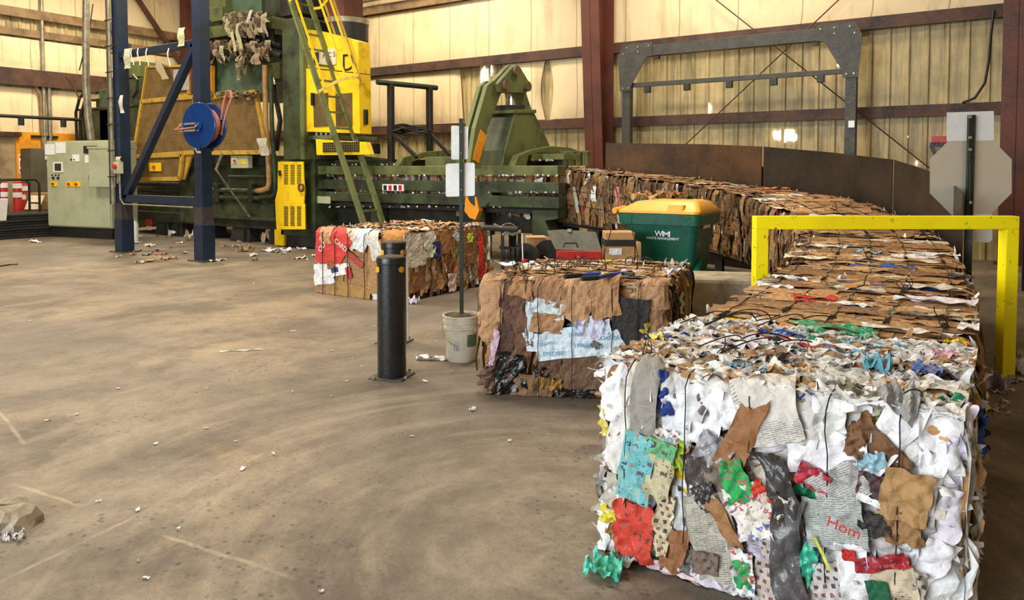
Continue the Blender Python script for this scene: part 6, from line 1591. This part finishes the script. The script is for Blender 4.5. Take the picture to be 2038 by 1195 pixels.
# ================================================================== things standing behind the middle bale
def toolbox():
    D = 8.0; a = atD(1108, 520, D); b = atD(1198, 520, D); ex = (b - a) / np.linalg.norm(b - a); W_ = np.linalg.norm(b - a); zt_ = atD(1150, 500, D)[2]
    t = thing('toolbox', 'open toolbox with red body and dark grey lid behind the middle bale', 'toolbox', (a + b) / 2 * np.array([1, 1, 0]))
    ey = FW * .99; p0 = a.copy(); p0[2] = 0
    st = thing('crate_stand', 'low dark stand under the red toolbox behind the middle bale', 'stand', (a + b) / 2 * np.array([1, 1, 0]) + FW * .3)
    zb = zt_ - .24
    part('stand_top', GRIME, st, lambda m: m.bar(p0 + ey * .15 + UP * (zb - .02) - ex * .1, p0 + ex * (W_ + .9) + ey * .15 + UP * (zb - .02), .04, .6, up=tuple(ey)))
    for q in (0, W_ + .75): part('leg', GRIME, st, lambda m: m.bar(p0 + ex * q + ey * .1, p0 + ex * q + ey * .1 + UP * (zb - .04), .06, .06))
    def bxx(m, u0, u1, v0, v1, z0, z1): m.prism([tuple((p0 + ex * u + ey * v)[:2]) for u, v in ((u0, v0), (u1, v0), (u1, v1), (u0, v1))], z0, z1, 'Z')
    part('body', RED, t, lambda m: bxx(m, 0, W_, 0, .3, zb, zt_), bevel=.01)
    lid = [(1088, 459), (1120, 457), (1186, 462), (1198, 500), (1105, 497)]
    V = [atD(px, py, D + .26 - .22 * (py - 458) / 42) for px, py in lid]; V2 = [v - FW * .035 for v in V]; n = len(lid)
    m = MB(); m.add(V + V2, [tuple(range(n)), tuple(range(2 * n - 1, n - 1, -1))] + [(i, n + i, n + (i + 1) % n, (i + 1) % n) for i in range(n)]); ld = m.build('lid', TBOX, t, bevel=.008)
    h0 = [atD(px, py, D - .04) for px, py in ((1122, 492), (1124, 484), (1147, 484), (1150, 493))]
    part('handle', BLK, ld, lambda m: m.tube(h0, .010, 8)); c = atD(1134, 459, D + .2); part('latch', GALV, ld, lambda m: m.box(c, (.05, .03, .03)))
toolbox()
def cbox(px0, px1, py0, py1, D, label, name='cardboard_box', band=False):
    a = atD(px0, py1, D); b = atD(px1, py1, D); ex = (b - a) / np.linalg.norm(b - a); W_ = np.linalg.norm(b - a); zt_ = atD((px0 + px1) / 2, py0, D)[2]
    p0 = a * np.array([1, 1, 0]); zb = 1.57 - 205 * 8.0 / 1500 if band else 0
    zb = .31 if band else 0.0
    t = thing(name, label, 'box', (a + b) / 2 * np.array([1, 1, 0]) + UP * zb)
    def bxx(m, u0, u1, v0, v1, z0, z1): m.prism([tuple((p0 + ex * u + FW * v)[:2]) for u, v in ((u0, v0), (u1, v0), (u1, v1), (u0, v1))], z0, z1, 'Z')
    part('carton', CARD, t, lambda m: bxx(m, 0, W_, 0, .3, zb, zt_), bevel=.006)
    if band:
        zc = atD(px0, 484, D)[2]; part('black_band', RUB, t, lambda m: bxx(m, -.01, W_ + .01, -.01, .31, zc - .035, zc + .035))
        q = atD(1225, 501, D - .012); part('shipping_label', STEXT, t, lambda m: m.add([q + ex * u + UP * v for u, v in ((-.068, -.035), (.068, -.035), (.068, .035), (-.068, .035))], [(0, 1, 2, 3)], srgb(236, 236, 236), [(0, 0), (.13, 0), (.13, .07), (0, .07)]))
        part('side_flap', CARD, t, lambda m: m.bar(p0 + ex * (W_ + .03) + UP * (zt_ - .3), p0 + ex * (W_ + .03) + UP * (zt_ - .1), .04, .2, up=tuple(FW)))
    else: part('flap', CARD, t, lambda m: m.bar(p0 + UP * (zt_ + .005), p0 + ex * W_ + UP * (zt_ + .005), .16, .006, up=tuple(UP)))
cbox(1205, 1263, 463, 530, 8.0, 'brown cardboard box with white shipping label between the red toolbox and the green bin', band=True)
cbox(1047, 1086, 473, 520, 8.6, 'small plain brown cardboard box left of the red toolbox, right of the black spool cart')
def spool_cart():
    D = 7.8; P_ = lambda px, py, d=0: atD(px, py, D + d)
    c = P_(1010, 520) * np.array([1, 1, 0])
    t = thing('strapping_cart', 'black strapping tool cart with rollers and silver crank beside the middle bale', 'cart', c)
    part('seat_plate', BLK, t, lambda m: m.bar(P_(960, 453), P_(1030, 456), .3, .035), bevel=.01)
    part('upright', BLK, t, lambda m: m.bar((*P_(1002, 505)[:2], .02), P_(1000, 455), .035, .035))
    part('upright', BLK, t, lambda m: m.bar((*P_(1030, 505, .3)[:2], .02), P_(1034, 462, .3), .035, .035))
    part('crank_arm', GALV, t, lambda m: m.bar(P_(983, 446, -.1), P_(1016, 465, -.1), .03, .02), bevel=.004)
    part('crank_plate', GALV, t, lambda m: m.tube([P_(1000, 468, -.1), P_(1008, 462, -.1), P_(1020, 467, -.1), P_(1037, 461, -.1)], .018, 8), smooth=True)
    part('hoop', CHROME, t, lambda m: m.tube([P_(1012 + 16 * math.cos(a), 458 + 13 * math.sin(a) * -1, -.02) for a in np.linspace(.1, 2.9, 16)], .006, 6))
    for k in range(4): part('roller', RUB, t, lambda m: m.cyl(P_(1000 + 9 * k, 505, -.1), P_(1006 + 9 * k, 505, -.1), .065, n=18), smooth=True)
    part('roller_frame', BLK, t, lambda m: m.bar(P_(994, 492, -.1), P_(1034, 497, -.1), .03, .03))
    part('wheel', RUB, t, lambda m: m.cyl(P_(1042, 512, .1), P_(1048, 512, .25), .15, n=24), smooth=True)
    part('wheel', RUB, t, lambda m: m.cyl(P_(1090, 505, .35), P_(1094, 505, .5), .15, n=24), smooth=True)
    part('axle', BLK, t, lambda m: m.cyl(P_(1045, 512, .2), P_(1092, 505, .42), .015, n=8))
    part('thin_rod', WHITE, t, lambda m: m.cyl(P_(1041, 530, -.2), P_(1039, 465, -.1), .006, n=8))
    part('red_block', RED, t, lambda m: m.cyl(P_(1044, 531, -.2), P_(1044, 517, -.2), .035, n=12))
    part('foot', GRIME, t, lambda m: m.bar((*P_(1000, 505)[:2], .03), (*P_(1045, 505, .2)[:2], .03), .05, .05))
    w = atZ(1075, 530, .80)
spool_cart()
m = MB(); a, b = atD(1057, 520, 6.25), atD(1082, 534, 6.1); m.bar(a, b, .035, .006); o = m.build('white_stick', WHITE, None); tag(o, 'short white stick resting on the back left corner of the middle bale', 'stick')

def cutters():
    z = .775 + .07; t = thing('bolt_cutters', 'long handled bolt cutters with blue arms and black grips lying on the middle bale', 'bolt cutters', atZ(1190, 549, z))
    P_ = lambda px, py: atZ(px, py, z)
    for (a, b, c_) in (((1124, 551), (1156, 548), (1212, 544)), ((1158, 555), (1190, 553), (1214, 547))):
        h = part('handle', BOLTB, t, lambda m: m.bar(P_(*b), P_(*c_), .022, .026), bevel=.004)
        part('grip', RUB, h, lambda m: m.cyl(P_(*a), P_(*b), .017, n=12), smooth=True)
    part('handle', BOLTB, t, lambda m: m.bar(P_(1212, 547), P_(1238, 544), .03, .024), bevel=.004)
    part('yellow_tag', YEL, t, lambda m: m.bar(P_(1199, 548) + UP * .012, P_(1210, 547) + UP * .012, .03, .012))
    part('jaw', BLK, t, lambda m: m.bar(P_(1236, 545), P_(1256, 541), .02, .02), bevel=.003); part('jaw', BLK, t, lambda m: m.bar(P_(1236, 544), P_(1262, 546), .03, .02), bevel=.003)
cutters()

# ================================================================== floor litter
def litter(px, py, w, h, rot, col, label, name='paper_scrap', group='paper scraps on the floor', crump=.01, mat=None, n=8, cat='scrap', D=None):
    c = atZ(px, py, 0); r = np.random.RandomState(int(px * 13 + py)); m = MB()
    def f(u, v, o): return np.stack([c[0] + u, c[1] + v, np.maximum(.003, .004 + crump * .9 + o)], -1)
    add_sheet(m, f, 0, 0, w, h, rot, 0, col, r, n, crump, .2)
    o = m.build(name, mat or SCR, None, fix=False); return tag(o, label, cat, group)
WH = WHT[0]
litter(857, 717, .22, .07, .5, WH, 'crumpled white paper scrap on the floor left of the white bucket', crump=.02)
litter(822, 605, .14, .10, .3, srgb(226, 220, 240), 'crumpled lilac white paper at the foot of the bale behind the bollards', crump=.04)
litter(481, 699, .26, .02, .8, WH, 'thin long white paper strip on the open floor in the middle left', crump=.004)
litter(545, 484, .5, .35, .3, srgb(206, 190, 164), 'tented cream paper sheet on the floor in front of the yellow skid edge', crump=.14, n=10)
litter(553, 501, .55, .22, .5, srgb(226, 230, 244), 'bluish white paper sheet on the floor below the yellow skid edge', crump=.03)
litter(345, 470, .3, .2, 0, WH, 'white crumpled scrap on the floor just left of the right blue post', crump=.08)
litter(376, 478, .2, .2, 0, srgb(222, 214, 196), 'pale crumpled scrap at the back left foot of the right blue post', crump=.1)
litter(487, 500, .3, .2, 0, srgb(190, 160, 124), 'small brown paper lump on the floor between the rubber block and yellow door', crump=.05)
litter(70, 482, .5, .12, 0, WH, 'white scraps of paper on the floor in front of the black mat stack', crump=.02)
litter(940, 818, .03, .03, 0, WH, 'tiny white crumb on the floor below the middle bale', crump=.01)
litter(1015, 880, .02, .02, 0, WH, 'tiny white crumb on the floor left of the big white bale', crump=.006)
r = np.random.RandomState(77)
LS = [(483, 935), (275, 1017), (196, 1000), (153, 826), (410, 854), (412, 775), (235, 775), (275, 1118), (290, 1153), (640, 1180), (583, 781), (372, 767), (545, 905), (355, 1055), (660, 790), (585, 660), (660, 700), (700, 715), (745, 650), (320, 515), (430, 512), (380, 500), (470, 505), (640, 520), (600, 512), (540, 560), (505, 565), (150, 660), (60, 640), (820, 870), (845, 760), (870, 680), (900, 740), (690, 760), (720, 730), (310, 885), (95, 838), (470, 880)]
for px, py in LS:
    s = r.uniform(.008, .022); litter(px, py, s * r.uniform(1, 3), s, r.uniform(0, 3), jit(WHT[r.randint(4)], r), 'tiny pale paper fleck lying on the open concrete floor', crump=.003, n=4, name='paper_fleck', group='tiny paper flecks on the open floor')
for k in range(60):
    px, py = r.uniform(230, 640), 470 + r.uniform(0, 1) ** 1.5 * 55; s = r.uniform(.04, .14)
    litter(px, py, s * r.uniform(1, 3), s, r.uniform(0, 3), pick(r, [(WHT, .5), (GRY, .15), (BROWN, .35)]), 'small torn scrap on the floor in front of the baler', crump=.02, n=5, name='torn_scrap', group='torn scraps along the front of the baler')
for k in range(26):
    a = r.uniform(0, 1); px, py = 1980 + r.uniform(-10, 55), 770 + r.uniform(-30, 60); s = r.uniform(.01, .04)
    litter(px, py, s * 2, s, r.uniform(0, 3), pick(r, [(WHT, .8), (ACC, .2)]), 'small white shred on the floor behind the right post of the yellow gate', crump=.01, n=4, name='paper_shred', group='shreds beside the yellow gate right post')
for k, (px, py, w, lab) in enumerate(((2025, 742, .22, 'crumpled clear and white film heap at the right edge beside the yellow gate'), (1965, 772, .2, 'crumpled lilac paper on the floor left of the yellow gate right post'), (2010, 725, .14, 'small grey crumpled bag just right of the yellow gate right post'))):
    litter(px, py, w, w * .7, .4, (srgb(196, 196, 204), srgb(206, 196, 220), srgb(150, 150, 150))[k], lab, crump=.06, n=10, name='crumpled_bag', group='litter by the yellow gate', mat=SFILM)
litter(1202, 1142, .13, .13, .4, srgb(80, 196, 168), 'crumpled teal plastic bag on the floor at the lower left corner of the white bale', crump=.03, mat=SFILM, n=14, name='teal_bag', group=None, cat='bag')
litter(1250, 1122, .12, .09, .2, srgb(210, 214, 220), 'small crumpled white plastic piece on the floor right of the teal bag', crump=.02, mat=SFILM, n=10, name='plastic_piece', group=None)
# broken footing at the left edge
c = atZ(-12, 1045); t = thing('concrete_footing', 'broken round pale concrete footing at the lower left edge', 'footing', c)
def foot(m):
    r = np.random.RandomState(3); n = 30; prof = [(.30, 0), (.285, .03), (.25, .055), (.18, .075), (0, .08)]; V = []
    for R_, z in prof:
        for k in range(n): a = 2 * math.pi * k / n; q = R_ * .62 * (1 + .08 * math.sin(3 * a) + .05 * math.sin(7 * a + 1) + .03 * r.randn()); V.append((c[0] + q * math.cos(a), c[1] + q * math.sin(a), z + (.006 * r.randn() if z else 0)))
    m.grid(np.array(V), len(prof), n); m.f += [((i) * n + n - 1, i * n, (i + 1) * n, (i + 1) * n + n - 1) for i in range(len(prof) - 1)]
part('footing_cap', BLOCKM, t, foot)
m = MB(); rr = np.random.RandomState(8)
for k in range(16):
    cc = atZ(8 + rr.rand() * 38, 1050 + rr.rand() * 28); add_sheet(m, lambda u, v, o: np.stack([cc[0] + u, cc[1] + v, np.maximum(.003, .012 + o)], -1), 0, 0, .05, .02, rr.rand() * 3, 0, pick(rr, [(WHT, .8), (ACC, .2)]), rr, 5, .012, .2)
o = m.build('shredded_rim', SCR, t, fix=False); o['kind'] = 'stuff'
t = thing('black_cable', 'thin black cable end on the floor at the left edge below the mat stack', 'cable', atZ(10, 528)); part('cable_run', BLK, t, lambda m: m.tube([atZ(px, py, .01) for px, py in ((-40, 530), (0, 530), (20, 527), (36, 526))], .012, 6))
# dark rag between bucket and middle bale
c = atZ(982, 706, 0); litter(985, 705, .1, .12, 0, srgb(26, 26, 26), 'small black lump on the floor between the bucket and the middle bale', crump=.06, name='black_rag', group=None)

# ================================================================== shredded paper hanging on the baler and frame
def shreds():
    r = np.random.RandomState(12); m = MB()
    GB = [srgb(150, 128, 94), srgb(176, 158, 124), srgb(112, 92, 66), srgb(196, 182, 150), srgb(90, 78, 58)]
    def hang(px, py, Y, L, w, col, k=7):
        p = Q(px, py, Y); bend = r.uniform(-.4, .4); ph = r.rand() * 6; V = []
        for j in range(k):
            q = j / (k - 1); c_ = p + np.array([bend * L * q * q * .6 + .02 * math.sin(q * 7 + ph), -.03 - .05 * math.sin(q * 4 + ph), -L * q]); a = .8 * math.sin(ph + q * 3)
            V += [c_ - np.array([math.cos(a), math.sin(a), 0]) * w / 2, c_ + np.array([math.cos(a), math.sin(a), 0]) * w / 2]
        m.grid(np.array(V), k, 2, col)
    for _ in range(150):
        px = r.uniform(452, 530); hang(px, 22 + r.uniform(0, 22), YM - .12 - r.rand() * .15, r.uniform(.08, .4), r.uniform(.03, .12), jit(GB[r.randint(5)], r))
    for _ in range(190):
        px = r.uniform(400, 540); hang(px, 78 + r.uniform(0, 22), YM + .1 - r.rand() * .3, r.uniform(.08, .35), r.uniform(.03, .12), jit(GB[r.randint(5)], r))
    for _ in range(50): hang(r.uniform(392, 408), 35 + r.uniform(0, 60), YM - .2, r.uniform(.1, .5), r.uniform(.03, .1), jit(GB[r.randint(4)], r))
    for _ in range(30): hang(r.uniform(476, 492), 100 + r.uniform(0, 30), YM - .1, r.uniform(.15, .4), r.uniform(.04, .1), jit(GB[r.randint(5)], r))
    for _ in range(60): hang(r.uniform(405, 520), 180 + r.uniform(0, 10) , YM - .22, r.uniform(.03, .1), r.uniform(.04, .14), jit(GB[r.randint(5)], r), 4)
    o = m.build('shredded_paper', SCR, None, fix=False); tag(o, 'matted shredded paper hanging on the baler hopper', 'shredded paper', None, 'stuff')
    def strip(px, py, Y, L, w, col, label, bend=0.0):
        p = Q(px, py, Y); mm = MB(); k = 10; V = []
        for j in range(k):
            q = j / (k - 1); c_ = p + np.array([bend * L * q * q + (.03 if L > .3 else .008) * math.sin(q * 4 + px), -.02 * math.sin(q * 5), -L * q]); ww = w * (1 - .25 * math.sin(q * 5 + px) ** 2)
            V += [c_ - np.array([ww / 2, 0, 0]), c_ + np.array([ww / 2, .01, 0])]
        mm.grid(np.array(V), k, 2, col); o = mm.build('hanging_strip', SCR, None, fix=False); tag(o, label, 'paper strip', 'paper strips caught on the machinery')
    strip(463, 48, YM - .3, .55, .09, srgb(206, 196, 150), 'long pale paper strip hanging from the hopper beam, left one of the pair')
    strip(475, 46, YM - .3, .52, .13, srgb(196, 190, 150), 'wide pale paper strip hanging from the hopper beam, right one of the pair')
    strip(511, 106, YM - .3, .22, .18, srgb(206, 170, 140), 'square printed paper hanging below the hopper beam near the black hose')
    strip(252, 97, YB - .03, .35, .22, srgb(206, 200, 172), 'pale crumpled paper draped over the left end of the upper blue beam')
    strip(318, 118, YM - .3, .45, .3, srgb(196, 182, 146), 'tan paper hanging over the top edge of the brown mesh guard', .3)
    strip(362, 55, YB - .03, .3, .2, srgb(214, 206, 160), 'yellowish torn sheet caught beside the right blue post top', -.3)
    strip(240, 190, YB - .06, .32, .12, srgb(226, 216, 196), 'white rag tied half way up the left blue post', .1)
    strip(392, 288, YB - .06, .14, .12, srgb(226, 216, 196), 'pale rag tied to the right blue post under the hose reel', .1)
    strip(236, 312, YB - .07, .16, .18, srgb(206, 190, 150), 'tan scrap caught above the isolator switch on the left blue post')
    strip(500, 20, YM - .3, .3, .1, srgb(230, 226, 216), 'white torn strip sticking out at the right of the hopper', -.9)
    for k, px in enumerate((262, 275, 292, 335)): strip(px, 96, YB - .02, .3, .02, srgb(230, 226, 216), 'thin white paper streamer hanging on the upper blue beam')
    # paper caught on the foot of the copper pipe and on the chamber deck
    strip(521, 275, YM - .3, .35, .3, srgb(220, 216, 200), 'white sheet caught at the lower right corner of the brown mesh guard', .2)
    mm = MB()
    for (a, b, y0, Yk) in ((650, 1110, 352, YM - .03), (650, 1110, 386, YM + .0), (650, 1110, 414, YM + .02), (990, 1100, 322, YM + .3), (660, 790, 330, YM + .3)):
        for _ in range(46 if b > 1000 and y0 > 340 else 20):
            p = Q(r.uniform(a, b), y0, Yk); s = r.uniform(.012, .05)
            mm.grid(np.array([p + np.array([x * s, -.02 + .03 * r.rand(), y * s * .7 + .01]) + r.uniform(-.008, .008, 3) for x in (-.5, .5) for y in (0, 1)]), 2, 2, pick(r, [(WHT, .6), (GRY, .4)]))
    o = mm.build('paper_dust', SCR, None, fix=False); tag(o, 'crumbs of paper lying along the green chamber rails', 'paper dust', None, 'stuff')
shreds()
